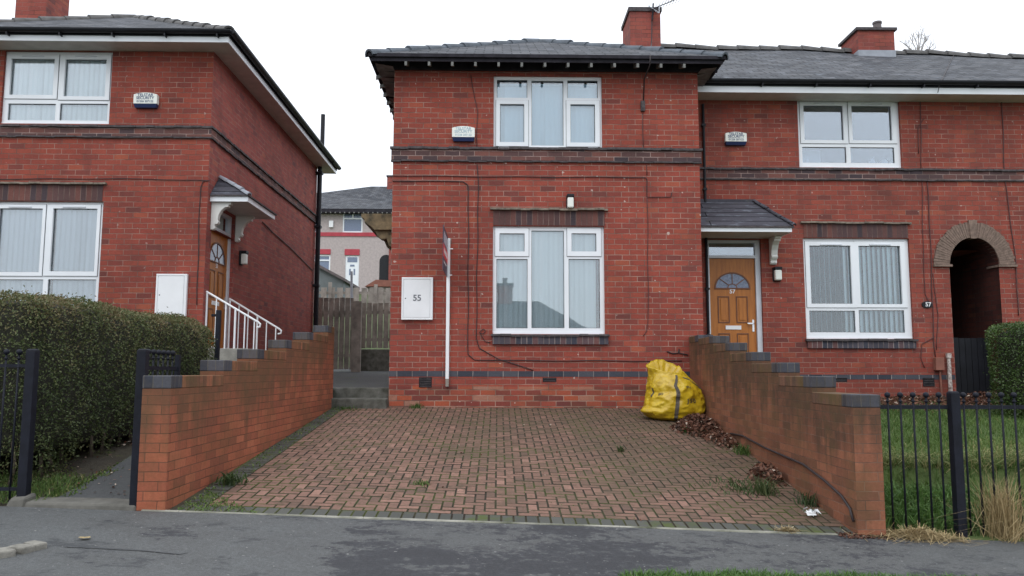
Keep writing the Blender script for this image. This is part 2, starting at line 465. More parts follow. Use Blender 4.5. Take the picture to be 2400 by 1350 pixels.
def joint_mat():
    m, nt, b = new_mat('mossy joint sand')
    v = posvec(nt)
    col = ramp(nt, noise(nt, v, 2.2, 6, .7), [(0.35, (0.034, 0.025, 0.019)), (0.50, (0.050, 0.045, 0.024)), (0.62, (0.068, 0.080, 0.020))])
    nt.links.new(col, b.inputs['Base Color'])
    b.inputs['Roughness'].default_value = 0.95
    bump(nt, b, noise(nt, v, 70, 4, .7), 0.8, 0.01)
    return m


def asphalt_mat():
    m, nt, b = new_mat('patched worn asphalt')
    v = posvec(nt)
    sx = nd(nt, 'ShaderNodeSeparateXYZ')
    nt.links.new(v, sx.inputs[0])
    v2 = posvec(nt, (0.6, 1.0, 1.0))
    big = noise(nt, v2, 1.7, 9, .72)
    # older pale surface to the left of the crossing, darker relaid strip in the middle
    left = mth(nt, 'MULTIPLY', mth(nt, 'LESS_THAN', sx.outputs[0], -1.55), 0.16)
    lft = ramp(nt, mth(nt, 'ADD', mth(nt, 'MULTIPLY', sx.outputs[0], -0.5), mth(nt, 'MULTIPLY', big, 0.9)), [(0.93, 0.0), (1.22, 0.15)])
    rgt = ramp(nt, mth(nt, 'ADD', mth(nt, 'MULTIPLY', sx.outputs[0], 0.4), mth(nt, 'MULTIPLY', big, 0.6)), [(0.7, 0.0), (0.98, 0.08)])
    f = mth(nt, 'ADD', big, mth(nt, 'ADD', lft, rgt))
    speck = noise(nt, v, 160, 2, .6)
    mid = noise(nt, v, 14, 5, .7)
    f = mth(nt, 'ADD', f, mth(nt, 'MULTIPLY', mth(nt, 'SUBTRACT', mid, 0.5), 0.55))
    col = ramp(nt, f, [(0.42, (0.031, 0.033, 0.038)), (0.505, (0.041, 0.044, 0.050)), (0.535, (0.082, 0.085, 0.085)), (0.8, (0.098, 0.104, 0.105))])
    fine2 = noise(nt, v, 46, 4, .7)
    col = mixc(nt, 1.0, col, ramp(nt, fine2, [(0.3, 0.72), (0.7, 1.28)]), 'MULTIPLY')
    col = mixc(nt, 1.0, col, ramp(nt, speck, [(0.2, 0.5), (0.8, 1.5)]), 'MULTIPLY')
    st = ramp(nt, noise(nt, v2, 3.6, 8, .78), [(0.56, 0.0), (0.62, 0.7)])
    col = mixc(nt, st, col, (0.030, 0.033, 0.038))
    chip = ramp(nt, noise(nt, v, 31, 1, .4), [(0.765, 0.0), (0.775, 1.0)])
    col = mixc(nt, chip, col, (0.26, 0.26, 0.25))
    nt.links.new(col, b.inputs['Base Color'])
    b.inputs['Roughness'].default_value = 0.72
    bump(nt, b, mth(nt, 'ADD', speck, mth(nt, 'MULTIPLY', fine2, 0.8)), 0.9, 0.008)
    return m


def ground_mat(name, c1, c2, c3, scale=1.0):
    m, nt, b = new_mat(name)
    v = posvec(nt)
    col = ramp(nt, noise(nt, v, scale, 7, .7), [(0.35, c1), (0.55, c2), (0.7, c3)])
    nt.links.new(col, b.inputs['Base Color'])
    b.inputs['Roughness'].default_value = 0.95
    bump(nt, b, noise(nt, v, 30, 4, .7), 0.8, 0.02)
    return m


M['paver'] = paver_mat()
M['border'] = border_mat()
M['joint'] = joint_mat()
M['asphalt'] = asphalt_mat()
M['soil_moss'] = ground_mat('mossy soil', (0.035, 0.028, 0.020), (0.05, 0.042, 0.026), (0.085, 0.12, 0.018), 3.0)
M['lawn_soil'] = ground_mat('lawn turf', (0.05, 0.075, 0.02), (0.07, 0.11, 0.026), (0.12, 0.12, 0.05), 1.2)
M['path_tar'] = ground_mat('dark garden path', (0.055, 0.058, 0.06), (0.07, 0.073, 0.075), (0.06, 0.08, 0.022), 2.2)
M['road_tar'] = ground_mat('road asphalt', (0.05, 0.05, 0.055), (0.06, 0.06, 0.065), (0.075, 0.075, 0.08), 1.5)
M['field'] = ground_mat('rough grass', (0.05, 0.075, 0.025), (0.07, 0.10, 0.03), (0.09, 0.10, 0.045), 0.3)
M['yard'] = ground_mat('yard slabs', (0.10, 0.095, 0.085), (0.13, 0.125, 0.11), (0.09, 0.09, 0.055), 1.6)


def bag_mat():
    m, nt, b = new_mat('yellow woven plastic')
    v = posvec(nt)
    col = ramp(nt, noise(nt, v, 5, 5, .65), [(0.3, (0.36, 0.225, 0.010)), (0.5, (0.52, 0.345, 0.014)), (0.7, (0.60, 0.43, 0.03))])
    dirt = ramp(nt, noise(nt, v, 3.1, 6, .7), [(0.58, 0.0), (0.76, 0.6)])
    col = mixc(nt, dirt, col, (0.20, 0.14, 0.02))
    nt.links.new(col, b.inputs['Base Color'])
    b.inputs['Roughness'].default_value = 0.30
    bump(nt, b, noise(nt, v, 7, 5, .65), 0.6, 0.03)
    return m


M['bag'] = bag_mat()


# ------------------------------------------------------------------ mesh builder
class MB:
    def __init__(self):
        self.v, self.f, self.mi, self.t = [], [], [], []

    def face(self, pts, mi=0, t=0.5):
        n = len(self.v)
        self.v += [tuple(p) for p in pts]
        self.f.append(tuple(range(n, n + len(pts))))
        self.mi.append(mi)
        self.t.append(t)

    def box(self, x0, x1, y0, y1, z0, z1, mi=0, t=0.5):
        n = len(self.v)
        self.v += [(x0, y0, z0), (x1, y0, z0), (x1, y1, z0), (x0, y1, z0), (x0, y0, z1), (x1, y0, z1), (x1, y1, z1), (x0, y1, z1)]
        for q in ((0, 3, 2, 1), (4, 5, 6, 7), (0, 1, 5, 4), (1, 2, 6, 5), (2, 3, 7, 6), (3, 0, 4, 7)):
            self.f.append(tuple(n + i for i in q))
            self.mi.append(mi)
            self.t.append(t)

    def hexa(self, b, tp, mi=0, t=0.5):
        """8 corners: bottom loop b (ccw seen from above) and top loop tp"""
        n = len(self.v)
        self.v += [tuple(p) for p in b] + [tuple(p) for p in tp]
        k = len(b)
        self.f.append(tuple(n + i for i in reversed(range(k))))
        self.f.append(tuple(n + k + i for i in range(k)))
        for i in range(k):
            j = (i + 1) % k
            self.f.append((n + i, n + j, n + k + j, n + k + i))
        self.mi += [mi] * (k + 2)
        self.t += [t] * (k + 2)

    def prism(self, poly, axis, lo, hi, mi=0):
        """2-D polygon extruded along an axis; poly in the two other axes (x: y,z / y: x,z / z: x,y)"""
        def P(a, b, c):
            return {'x': (c, a, b), 'y': (a, c, b), 'z': (a, b, c)}[axis]
        A = [P(a, b, lo) for a, b in poly]
        B = [P(a, b, hi) for a, b in poly]
        area = sum(poly[i][0] * poly[(i + 1) % len(poly)][1] - poly[(i + 1) % len(poly)][0] * poly[i][1] for i in range(len(poly)))
        if (area < 0) != (axis == 'y'):
            A.reverse(); B.reverse()
        self.hexa(A, B, mi)

    def tube(self, pts, r, n=8, mi=0, cap=True):
        pts = [Vector(p) for p in pts]
        rs = r if isinstance(r, (list, tuple)) else [r] * len(pts)
        base = len(self.v)
        up = Vector((0, 0, 1))
        side = None
        for i, p in enumerate(pts):
            d = (pts[min(i + 1, len(pts) - 1)] - pts[max(i - 1, 0)]).normalized()
            if side is None:
                side = d.cross(up)
                if side.length < 1e-3:
                    side = Vector((1, 0, 0))
                side.normalize()
            else:
                side = (side - d * side.dot(d))
                if side.length < 1e-4:
                    side = d.orthogonal()
                side.normalize()
            w = d.cross(side)
            for k in range(n):
                a = 2 * math.pi * k / n
                self.v.append(tuple(p + (side * math.cos(a) + w * math.sin(a)) * rs[i]))
        for i in range(len(pts) - 1):
            for k in range(n):
                a, b = base + i * n + k, base + i * n + (k + 1) % n
                self.f.append((a, a + n, b + n, b)); self.mi.append(mi); self.t.append(0.5)
        if cap:
            self.f.append(tuple(base + k for k in range(n))); self.mi.append(mi); self.t.append(0.5)
            e = base + (len(pts) - 1) * n
            self.f.append(tuple(e + k for k in reversed(range(n)))); self.mi.append(mi); self.t.append(0.5)

    def ball(self, c, r, n=10, mi=0):
        c = Vector(c)
        rows = max(4, n // 2)
        base = len(self.v)
        for i in range(rows + 1):
            a = math.pi * i / rows
            for k in range(n):
                b = 2 * math.pi * k / n
                self.v.append(tuple(c + Vector((math.sin(a) * math.cos(b), math.sin(a) * math.sin(b), math.cos(a))) * r))
        for i in range(rows):
            for k in range(n):
                a, b = base + i * n + k, base + i * n + (k + 1) % n
                self.f.append((a, a + n, b + n, b)); self.mi.append(mi); self.t.append(0.5)

    def wall(self, axis, c, a0, a1, z0, z1, holes=(), depth=0.1, mi=0, rmi=None, sgn=1):
        """flat wall with rectangular openings and their reveals. axis 'y': plane y=c facing -y; 'x': plane x=c facing +x. zlist per hole"""
        rmi = mi if rmi is None else rmi
        xs = sorted({a0, a1, *[h[0] for h in holes], *[h[1] for h in holes]})
        zs = sorted({z0, z1, *[h[2] for h in holes], *[h[3] for h in holes]})
        P = (lambda a, z, d=0: (a, c + d, z)) if axis == 'y' else (lambda a, z, d=0: (c - d, a, z))
        for i in range(len(xs) - 1):
            for j in range(len(zs) - 1):
                mx, mz = (xs[i] + xs[i + 1]) / 2, (zs[j] + zs[j + 1]) / 2
                if mx < a0 or mx > a1 or mz < z0 or mz > z1 or any(h[0] < mx < h[1] and h[2] < mz < h[3] for h in holes):
                    continue
                self.face([P(xs[i], zs[j]), P(xs[i + 1], zs[j]), P(xs[i + 1], zs[j + 1]), P(xs[i], zs[j + 1])], mi)
        for h in holes:
            if len(h) > 4:
                continue
            a, b, p, q = h[:4]
            d = depth
            self.face([P(a, p), P(a, q), P(a, q, d), P(a, p, d)], rmi)
            self.face([P(b, p), P(b, p, d), P(b, q, d), P(b, q)], rmi)
            self.face([P(a, p), P(a, p, d), P(b, p, d), P(b, p)], rmi)
            self.face([P(a, q), P(b, q), P(b, q, d), P(a, q, d)], rmi)

    def build(self, name, mats, parent=None, smooth=False, bevel=0.0, tint=False, loc=None):
        me = bpy.data.meshes.new(name)
        V = np.array(self.v, dtype=np.float64)
        off = np.zeros(3)
        if parent is None:
            off = np.array(loc) if loc is not None else np.array([(V[:, 0].min() + V[:, 0].max()) / 2, (V[:, 1].min() + V[:, 1].max()) / 2, V[:, 2].min()])
        me.from_pydata((V - off).tolist(), [], self.f)
        if not isinstance(mats, (list, tuple)):
            mats = [mats]
        for mm in mats:
            me.materials.append(M[mm])
        me.polygons.foreach_set('material_index', self.mi)
        if smooth:
            me.polygons.foreach_set('use_smooth', [True] * len(self.f))
        uv = me.uv_layers.new(name='UVMap')
        uvs = np.zeros((len(me.loops), 2))
        me.update()
        for p in me.polygons:
            nrm = p.normal
            if abs(nrm.z) > 0.95:
                tx, ty = Vector((1, 0, 0)), Vector((0, 1, 0))
            else:
                tx = Vector((0, 0, 1)).cross(nrm).normalized()
                ty = nrm.cross(tx)
            for li in p.loop_indices:
                co = Vector(V[me.loops[li].vertex_index])
                uvs[li] = (co.dot(tx), co.dot(ty))
        uv.data.foreach_set('uv', uvs.ravel())
        if tint:
            at_ = me.attributes.new('tint', 'FLOAT', 'FACE')
            at_.data.foreach_set('value', self.t)
        o = bpy.data.objects.new(name, me)
        COL.objects.link(o)
        if parent is None:
            o.location = off
        else:
            setparent(o, parent)
        if bevel:
            bm_ = o.modifiers.new('Bevel', 'BEVEL')
            bm_.width = bevel
            bm_.segments = 2
            bm_.limit_method = 'ANGLE'
        return o


ROOTLOC = {}


def setparent(o, parent):
    o.parent = parent
    if parent.type == 'EMPTY':
        o.matrix_parent_inverse = Matrix.Translation(-Vector(parent.location))


def tag(o, label=None, cat=None, group=None, kind=None):
    for k, v in (('label', label), ('category', cat), ('group', group), ('kind', kind)):
        if v:
            o[k] = v
    return o


def thing(name, loc, label, cat, group=None):
    o = bpy.data.objects.new(name, None)
    o.empty_display_size = 0.2
    o.location = loc
    COL.objects.link(o)
    return tag(o, label, cat, group)


def bx(name, mat, parent, *dims, bevel=0.0):
    b = MB()
    b.box(*dims)
    return b.build(name, mat, parent, bevel=bevel)


def text_mesh(s, size, bold=0.0):
    c = bpy.data.curves.new('txt', 'FONT')
    c.body = s
    c.size = size
    c.offset = bold
    c.align_x = 'CENTER'
    c.align_y = 'CENTER'
    o = bpy.data.objects.new('txt', c)
    COL.objects.link(o)
    bpy.context.view_layer.update()
    me = bpy.data.meshes.new_from_object(o)
    COL.objects.unlink(o)
    bpy.data.objects.remove(o)
    vs = [tuple(v.co) for v in me.vertices]
    fs = [tuple(p.vertices) for p in me.polygons]
    bpy.data.meshes.remove(me)
    return vs, fs


def lettering(lines, fn, mat, name='lettering', parent=None, xs=1.0):
    """lines: (string, size, u, v); fn(u, v) -> world point"""
    b = MB()
    for s, size, u, v in lines:
        vs, fs = text_mesh(s, size, size * .022)
        n = len(b.v)
        b.v += [tuple(fn(u + p[0] * xs, v + p[1])) for p in vs]
        for f in fs:
            b.f.append(tuple(n + i for i in f)); b.mi.append(0); b.t.append(0.5)
    return b.build(name, mat, parent)


# ------------------------------------------------------------------ many small faces: leaves and blades
def raw_mesh(name, V, nper, tints, mat, parent=None, loc=None):
    n = len(V) // nper
    me = bpy.data.meshes.new(name)
    off = np.zeros(3)
    if parent is None:
        off = np.array([V[:, 0].mean(), V[:, 1].mean(), V[:, 2].min()])
    me.vertices.add(len(V))
    me.vertices.foreach_set('co', (V - off).ravel())
    me.loops.add(len(V))
    me.loops.foreach_set('vertex_index', np.arange(len(V), dtype=np.int32))
    me.polygons.add(n)
    me.polygons.foreach_set('loop_start', np.arange(0, len(V), nper, dtype=np.int32))
    me.polygons.foreach_set('loop_total', np.full(n, nper, dtype=np.int32))
    me.materials.append(M[mat])
    a = me.attributes.new('tint', 'FLOAT', 'FACE')
    a.data.foreach_set('value', np.clip(tints, 0, 1).astype(np.float32))
    me.update()
    me.validate()
    o = bpy.data.objects.new(name, me)
    COL.objects.link(o)
    if parent is None:
        o.location = off
    else:
        setparent(o, parent)
    return o


def unit(n):
    v = RNG.normal(size=(n, 3))
    return v / np.linalg.norm(v, axis=1)[:, None]


def leaves(name, P, length, width, tints, mat, parent=None, flat=0.0):
    n = len(P)
    a = unit(n)
    b = unit(n)
    if flat:
        a[:, 2] *= 1 - flat
        b[:, 2] *= 1 - flat
    a /= np.linalg.norm(a, axis=1)[:, None]
    b -= a * (a * b).sum(1)[:, None]
    b /= np.linalg.norm(b, axis=1)[:, None]
    L = (length * RNG.uniform(.65, 1.3, n))[:, None] * .5
    W = (width * RNG.uniform(.65, 1.3, n))[:, None] * .5
    V = np.empty((n, 4, 3))
    V[:, 0] = P - a * L
    V[:, 1] = P - b * W + a * L * .1
    V[:, 2] = P + a * L
    V[:, 3] = P + b * W + a * L * .1
    return raw_mesh(name, V.reshape(-1, 3), 4, tints, mat, parent)


def blade_verts(P, h, lean, w):
    """bent blades: two quads and a tip as 2 polygons of 4 verts"""
    n = len(P)
    ang = RNG.uniform(0, 2 * math.pi, n)
    d = np.stack([np.cos(ang), np.sin(ang), np.zeros(n)], 1)
    ang2 = RNG.uniform(0, 2 * math.pi, n)
    s = np.stack([np.cos(ang2), np.sin(ang2), np.zeros(n)], 1)
    H = (h * RNG.uniform(.5, 1.25, n))[:, None]
    Ln = (lean * RNG.uniform(.2, 1.4, n))[:, None] * H
    W = (w * RNG.uniform(.7, 1.3, n))[:, None] * .5
    mid = P + d * Ln * .35 + np.array([0, 0, 1]) * H * .6
    tip = P + d * Ln + np.array([0, 0, 1]) * H * np.clip(1 - Ln / H * .25, .2, 1)
    V = np.empty((n, 2, 4, 3))
    V[:, 0, 0] = P - s * W; V[:, 0, 1] = P + s * W; V[:, 0, 2] = mid + s * W * .8; V[:, 0, 3] = mid - s * W * .8
    V[:, 1, 0] = mid - s * W * .8; V[:, 1, 1] = mid + s * W * .8; V[:, 1, 2] = tip + s * W * .12; V[:, 1, 3] = tip - s * W * .12
    return V.reshape(-1, 3)


def blades(name, P, h, lean, w, tints, mat, parent=None):
    return raw_mesh(name, blade_verts(P, h, lean, w), 4, np.repeat(tints, 2), mat, parent)


# ------------------------------------------------------------------ ground levels
def z_pave(x, y):
    return 0.405 - 0.0353 * x + (y - 6.4) * 0.035


def z_drive(x, y):
    t = (y - 6.42) / (12.5 - 6.42)
    return (0.405 - 0.0353 * x) * (1 - t) + (1.035 - 0.004 * x) * t


def z_lpath(y):
    return 0.545 + (y - 6.5) * 0.128


def z_lawn(x, y):
    f = z_pave(x, 6.4) - 0.012
    pts = [(6.35, f), (6.5, f + .02), (7.0, .38), (7.38, .47), (7.50, .70), (8.2, .78), (10, .90), (12, 1.0), (13.6, 1.13)]
    for (a, p), (b, q) in zip(pts, pts[1:]):
        if y <= b:
            return p + (q - p) * max(0, (y - a)) / (b - a) + 0.02 * math.sin(3.1 * x + 1.3 * y) * (1 if y > 7 else 0)
    return 1.13


def xwall_l(y):
    return -2.622 + (y - 6.4) * 0.0105


def xwall_r(y):
    return 2.868 + (y - 6.4) * 0.0262


def sheet(name, mat, xs, ys, zf, kind='structure', thick=0.0, smooth=True):
    b = MB()
    nx, ny = len(xs), len(ys)
    for y in ys:
        for x in xs:
            b.v.append((x, y, zf(x, y)))
    for j in range(ny - 1):
        for i in range(nx - 1):
            a = j * nx + i
            b.f.append((a, a + 1, a + nx + 1, a + nx)); b.mi.append(0); b.t.append(.5)
    o = b.build(name, mat, smooth=smooth)
    o['kind'] = kind
    return o


def z_ground(x, y):
    # low general terrain: road side below, hill rising behind the houses
    if y < 4:
        base = -0.25
    elif y < 13:
        base = -0.25 + (y - 4) / 9 * 0.95
    elif y < 19:
        base = 0.70 + (y - 13) / 6 * 0.40
    elif y < 23:
        base = 1.10 + (y - 19) * 0.06
    elif y < 52:
        base = 1.34 + (y - 23) / 29 * 5.36
    else:
        base = 6.7 + min(4, (y - 52) * 0.03)
    if y < 0:
        base -= min(3.0, -y * 0.06)
    return base - 0.02 * max(-20, min(20, x))


def lin(a, b, n):
    return [a + (b - a) * i / (n - 1) for i in range(n)]


sheet('ground', 'field', [-300, -120, -60, -30, -20, -12, -8, -4, 0, 4, 8, 12, 20, 30, 60, 120, 300], [-300, -100, -40, -20, -10, -4, 0, 2, 4, 5.5, 7, 9, 11, 13, 15, 17, 19, 24, 30, 36, 42, 48, 52, 60, 80, 120, 300], z_ground)
sheet('road', 'road_tar', lin(-40, 40, 21), [-4.0, -1, 2, 3.3], lambda x, y: z_pave(x, 3.3) - 0.11 + (y - 3.3) * 0.02)
sheet('pavement', 'asphalt', lin(-16, 16, 33), lin(3.3, 6.395, 7), lambda x, y: z_pave(x, y) + 0.004 * math.sin(2.3 * x + y))

# kerb stones at the mouth of the crossing, bottom left, and the pale slab behind them
kb = MB()
kp = [at(95, 1304, 5.3), at(62, 1316, 5.22), at(28, 1332, 5.12), at(-30, 1352, 5.02)]
for (p, q) in zip(kp, kp[1:]):
    d = (q - p).normalized()
    s = Vector((-d.y, d.x, 0)).normalized() * 0.075
    e = d * 0.004
    for a, b_ in ((p + e, q - e),):
        zb0 = z_pave(a.x, a.y)
        lo = [Vector((c.x, c.y, zb0 - 0.1)) for c in (a - s, a + s, b_ + s, b_ - s)]
        hi = [Vector((c.x, c.y, zb0 + 0.035)) for c in (a - s * .8, a + s, b_ + s, b_ - s * .8)]
        kb.hexa(lo[::-1], hi[::-1])
tag(kb.build('kerb', 'kerb_stone', bevel=0.012), kind='structure')

# driveway : herringbone blocks on a mossy bed, charcoal border
drv = MB()
xs_, ys_ = lin(-2.75, 3.15, 13), lin(6.40, 12.52, 13)
for j in range(12):
    for i in range(12):
        q = [(xs_[i], ys_[j]), (xs_[i + 1], ys_[j]), (xs_[i + 1], ys_[j + 1]), (xs_[i], ys_[j + 1])]
        drv.face([(x, y, z_drive(x, y) - 0.010) for x, y in q], 0)


def paver(x0, x1, y0, y1, mi, t):
    g = 0.0048
    x0 += g; x1 -= g; y0 += g; y1 -= g
    j = random.uniform(-0.0025, 0.0025)
    tx, ty = random.uniform(-.012, .012), random.uniform(-.012, .012)
    cx, cy = (x0 + x1) / 2, (y0 + y1) / 2
    c = 0.0042
    Z = lambda x, y: z_drive(x, y) + j + (x - cx) * tx + (y - cy) * ty
    ring = [(x0, y0), (x1, y0), (x1, y1), (x0, y1)]
    inn = [(x0 + c, y0 + c), (x1 - c, y0 + c), (x1 - c, y1 - c), (x0 + c, y1 - c)]
    n = len(drv.v)
    drv.v += [(x, y, Z(x, y) - 0.018) for x, y in ring] + [(x, y, Z(x, y) - 0.0045) for x, y in ring] + [(x, y, Z(x, y)) for x, y in inn]
    fs = [(8, 9, 10, 11)] + [(a, (a + 1) % 4, 4 + (a + 1) % 4, 4 + a) for a in range(4)] + [(4 + a, 4 + (a + 1) % 4, 8 + (a + 1) % 4, 8 + a) for a in range(4)]
    for q_, f in enumerate(fs):
        drv.f.append(tuple(n + k for k in f)); drv.mi.append(mi if q_ == 0 else 0); drv.t.append(t)


U = 0.0905
X0, Y0 = -2.37, 6.63
for j in range(-1, 68):
    for i in range(-44, 66):
        for (cx, cy, w, h) in ((j + 4 * i, j, 2, 1), (j + 3 + 4 * i, j, 1, 2)):
            x0, y0 = X0 + cx * U, Y0 + cy * U
            x1, y1 = x0 + w * U, y0 + h * U
            x0, y0, x1, y1 = max(x0, -2.37), max(y0, 6.63), x1, min(y1, 12.50)
            if x1 - x0 < 0.03 or y1 - y0 < 0.03 or x0 > xwall_r((y0 + y1) / 2) + 0.02:
                continue
            paver(x0, x1, y0, y1, 1, random.gauss(.5, .21))
for k in range(60):                                   # charcoal edge blocks
    y0 = 6.63 + k * 0.1
    paver(-2.57, -2.37, y0, min(y0 + 0.1, 12.5), 2, random.random())
for k in range(56):
    x0 = -2.57 + k * 0.1
    if x0 < 2.84:
        paver(x0, x0 + 0.1, 6.43, 6.63, 2, random.random())
tag(drv.build('driveway', ['joint', 'paver', 'border'], tint=True), kind='structure')
ed = MB()
for k in range(20):                                   # concrete edging line along the pavement
    a, b_ = -2.80 + k * 0.29, -2.80 + k * 0.29 + 0.288
    jy = random.uniform(-.008, .010)
    ed.hexa([(a, 6.37 + jy, z_pave(a, 6.4) - .05), (b_, 6.37 + jy, z_pave(b_, 6.4) - .05), (b_, 6.428, z_pave(b_, 6.4) - .05), (a, 6.428, z_pave(a, 6.4) - .05)],
            [(a, 6.402 + jy, z_pave(a, 6.4) + .005), (b_, 6.402 + jy, z_pave(b_, 6.4) + .005), (b_, 6.426, z_pave(b_, 6.4) + .009), (a, 6.426, z_pave(a, 6.4) + .009)])
tag(ed.build('drive_edging', 'edging'), kind='structure')

# left garden: soil strip, path, threshold, yard between the houses, steps
sheet('garden_soil', 'soil_moss', lin(-12, -3.52, 18), lin(6.45, 12.5, 14), lambda x, y: z_lpath(y) - 0.035 + 0.04 * math.sin(4 * x + 3 * y) + max(0, (-3.6 - x)) * 0.03)
sheet('garden_path', 'path_tar', [-3.60, -3.3, -3.0, -2.80], lin(6.62, 12.4, 8), lambda x, y: z_lpath(y) + (0.07 if y > 8.2 else 0))
tb = MB()
tb.hexa([(-3.78, 6.42, .40), (-2.86, 6.42, .38), (-2.86, 6.66, .38), (-3.78, 6.66, .40)], [(-3.74, 6.45, .565), (-2.86, 6.45, .545), (-2.86, 6.66, .56), (-3.74, 6.66, .575)])
tb.hexa([(-3.55, 8.13, .6), (-2.84, 8.13, .6), (-2.84, 8.3, .6), (-3.55, 8.3, .6)], [(-3.55, 8.13, z_lpath(8.2) + .08), (-2.84, 8.13, z_lpath(8.2) + .08), (-2.84, 8.3, z_lpath(8.2) + .08), (-3.55, 8.3, z_lpath(8.2) + .08)])
tb.hexa([(-3.92, 6.40, .42), (-3.74, 6.40, .42), (-3.70, 6.6, .42), (-3.92, 6.6, .42)], [(-3.86, 6.45, .59), (-3.74, 6.44, .60), (-3.72, 6.58, .62), (-3.86, 6.58, .62)])
tag(tb.build('garden_step', 'concrete', bevel=0.02), kind='structure')
sheet('passage_path', 'path_tar', [-4.7, -3.5, -2.6, -1.69], [12.94, 13.4, 14, 16, 18.5, 21, 25], lambda x, y: 1.30 + max(0, y - 12.6) * 0.034)
sheet('side_path', 'path_tar', [-4.7, -3.5, -2.57], [12.36, 12.6, 12.94], lambda x, y: 1.297 + max(0, y - 12.6) * 0.034)
st = MB()
st.hexa([(-2.85, 12.3, .9), (-1.72, 12.3, .9), (-1.72, 12.62, .9), (-2.85, 12.62, .9)], [(-2.85, 12.3, 1.175), (-1.72, 12.3, 1.175), (-1.72, 12.62, 1.18), (-2.85, 12.62, 1.18)])
st.hexa([(-2.85, 12.60, 1.0), (-1.715, 12.60, 1.0), (-1.715, 12.95, 1.0), (-2.85, 12.95, 1.0)], [(-2.85, 12.60, 1.335), (-1.715, 12.60, 1.335), (-1.715, 12.95, 1.335), (-2.85, 12.95, 1.335)])
tag(st.build('entrance_steps', 'step', bevel=0.015), kind='structure')
# right garden
sheet('lawn_ground', 'lawn_soil', lin(3.0, 16, 40), [6.36, 6.5, 6.75, 7.0, 7.2, 7.38, 7.44, 7.5, 7.7, 8.2, 9, 10, 11, 12, 13, 13.55], z_lawn)


# ------------------------------------------------------------------ shared house pieces
def drip_course(b, x0, x1, y, z0, z1, prot, axis='y', step=0.155):
    a = x0
    while a < x1 - 1e-4:
        e = min(a + step * random.uniform(.85, 1.15), x1)
        p = prot * random.uniform(.82, 1.15)
        dz = random.uniform(-.006, .006)
        if axis == 'y':
            b.box(a + .001, e - .001, y - p, y + .01, z0 + dz, z1 + dz)
        else:
            b.box(y - .01, y + p, a + .001, e - .001, z0 + dz, z1 + dz)
        a = e


def frame_window(house, Y, outer, panes, sashes=(), recess=0.06, glass='glass', wlabel=None, vents=()):
    """white upvc window: outer (x0,x1,z0,z1); panes list of glass rects; sashes list of (rect of opening light, rect of its pane)"""
    x0, x1, z0, z1 = outer
    b = MB()
    yf = Y + recess
    allp = list(panes) + [s[1] for s in sashes]
    b.wall('y', yf, x0, x1, z0, z1, allp, 0.055)
    b.box(x0 + .004, x1 - .004, yf - .012, yf + .001, z0, z0 + .03)       # drip edge at the foot
    for so, sp in sashes:                                               # raised casement around its pane
        p = 0.016
        for r in ((so[0], so[1], sp[3], so[3]), (so[0], so[1], so[2], sp[2]), (so[0], sp[0], sp[2], sp[3]), (sp[1], so[1], sp[2], sp[3])):
            b.box(r[0], r[1], yf - p, yf - .001, r[2], r[3])
        g = .006
        for r in ((so[0] - g, so[1] + g, so[3], so[3] + g), (so[0] - g, so[1] + g, so[2] - g, so[2]), (so[0] - g, so[0], so[2], so[3]), (so[1], so[1] + g, so[2], so[3])):
            b.box(r[0], r[1], yf - .003, yf - .001, r[2], r[3], 1)
    for vx0, vx1, vz in vents:
        b.box(vx0, vx1, yf - .03, yf - .016, vz - .009, vz + .012, 2)
    for r in allp:                                                      # dark gasket line round the glass
        g = .007
        for q in ((r[0], r[1], r[3] - g, r[3]), (r[0], r[1], r[2], r[2] + g), (r[0], r[0] + g, r[2] + g, r[3] - g), (r[1] - g, r[1], r[2] + g, r[3] - g)):
            b.box(q[0], q[1], yf + .022, yf + .026, q[2], q[3], 1)
    w = b.build('window', ['upvc', 'gasket', 'upvc_grey'], house)
    if wlabel:
        w['label'] = wlabel
    g = MB()
    for r in allp:
        g.box(r[0] - .004, r[1] + .004, yf + .030, yf + .036, r[2] - .004, r[3] + .004)
    g.build('pane', glass, w)
    return w


def vertical_blind(win, Y, x0, x1, z0, z1, angle=18, mat='blind', pitch=0.082, jit=5, gaps=(), open_zone=None, curve=9, tsd=.1):
    b = MB()
    x = x0 + .03
    while x < x1:
        if not any(a < x < e for a, e in gaps):
            an = angle
            if open_zone and open_zone[0] < x < open_zone[1]:
                an = open_zone[2]
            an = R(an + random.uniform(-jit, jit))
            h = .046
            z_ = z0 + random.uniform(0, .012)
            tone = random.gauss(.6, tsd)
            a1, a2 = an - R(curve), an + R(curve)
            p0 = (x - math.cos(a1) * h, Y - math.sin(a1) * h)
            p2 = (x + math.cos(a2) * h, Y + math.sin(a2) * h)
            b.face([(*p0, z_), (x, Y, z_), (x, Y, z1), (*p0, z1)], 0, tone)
            b.face([(x, Y, z_), (*p2, z_), (*p2, z1), (x, Y, z1)], 0, tone - .022 * curve)  # this half tinted darker: the shading of the curved slat is painted in
        x += pitch
    b.box(x0, x1, Y - .02, Y + .02, z1, z1 + .04)
    return b.build('blind', mat, win, tint=True)


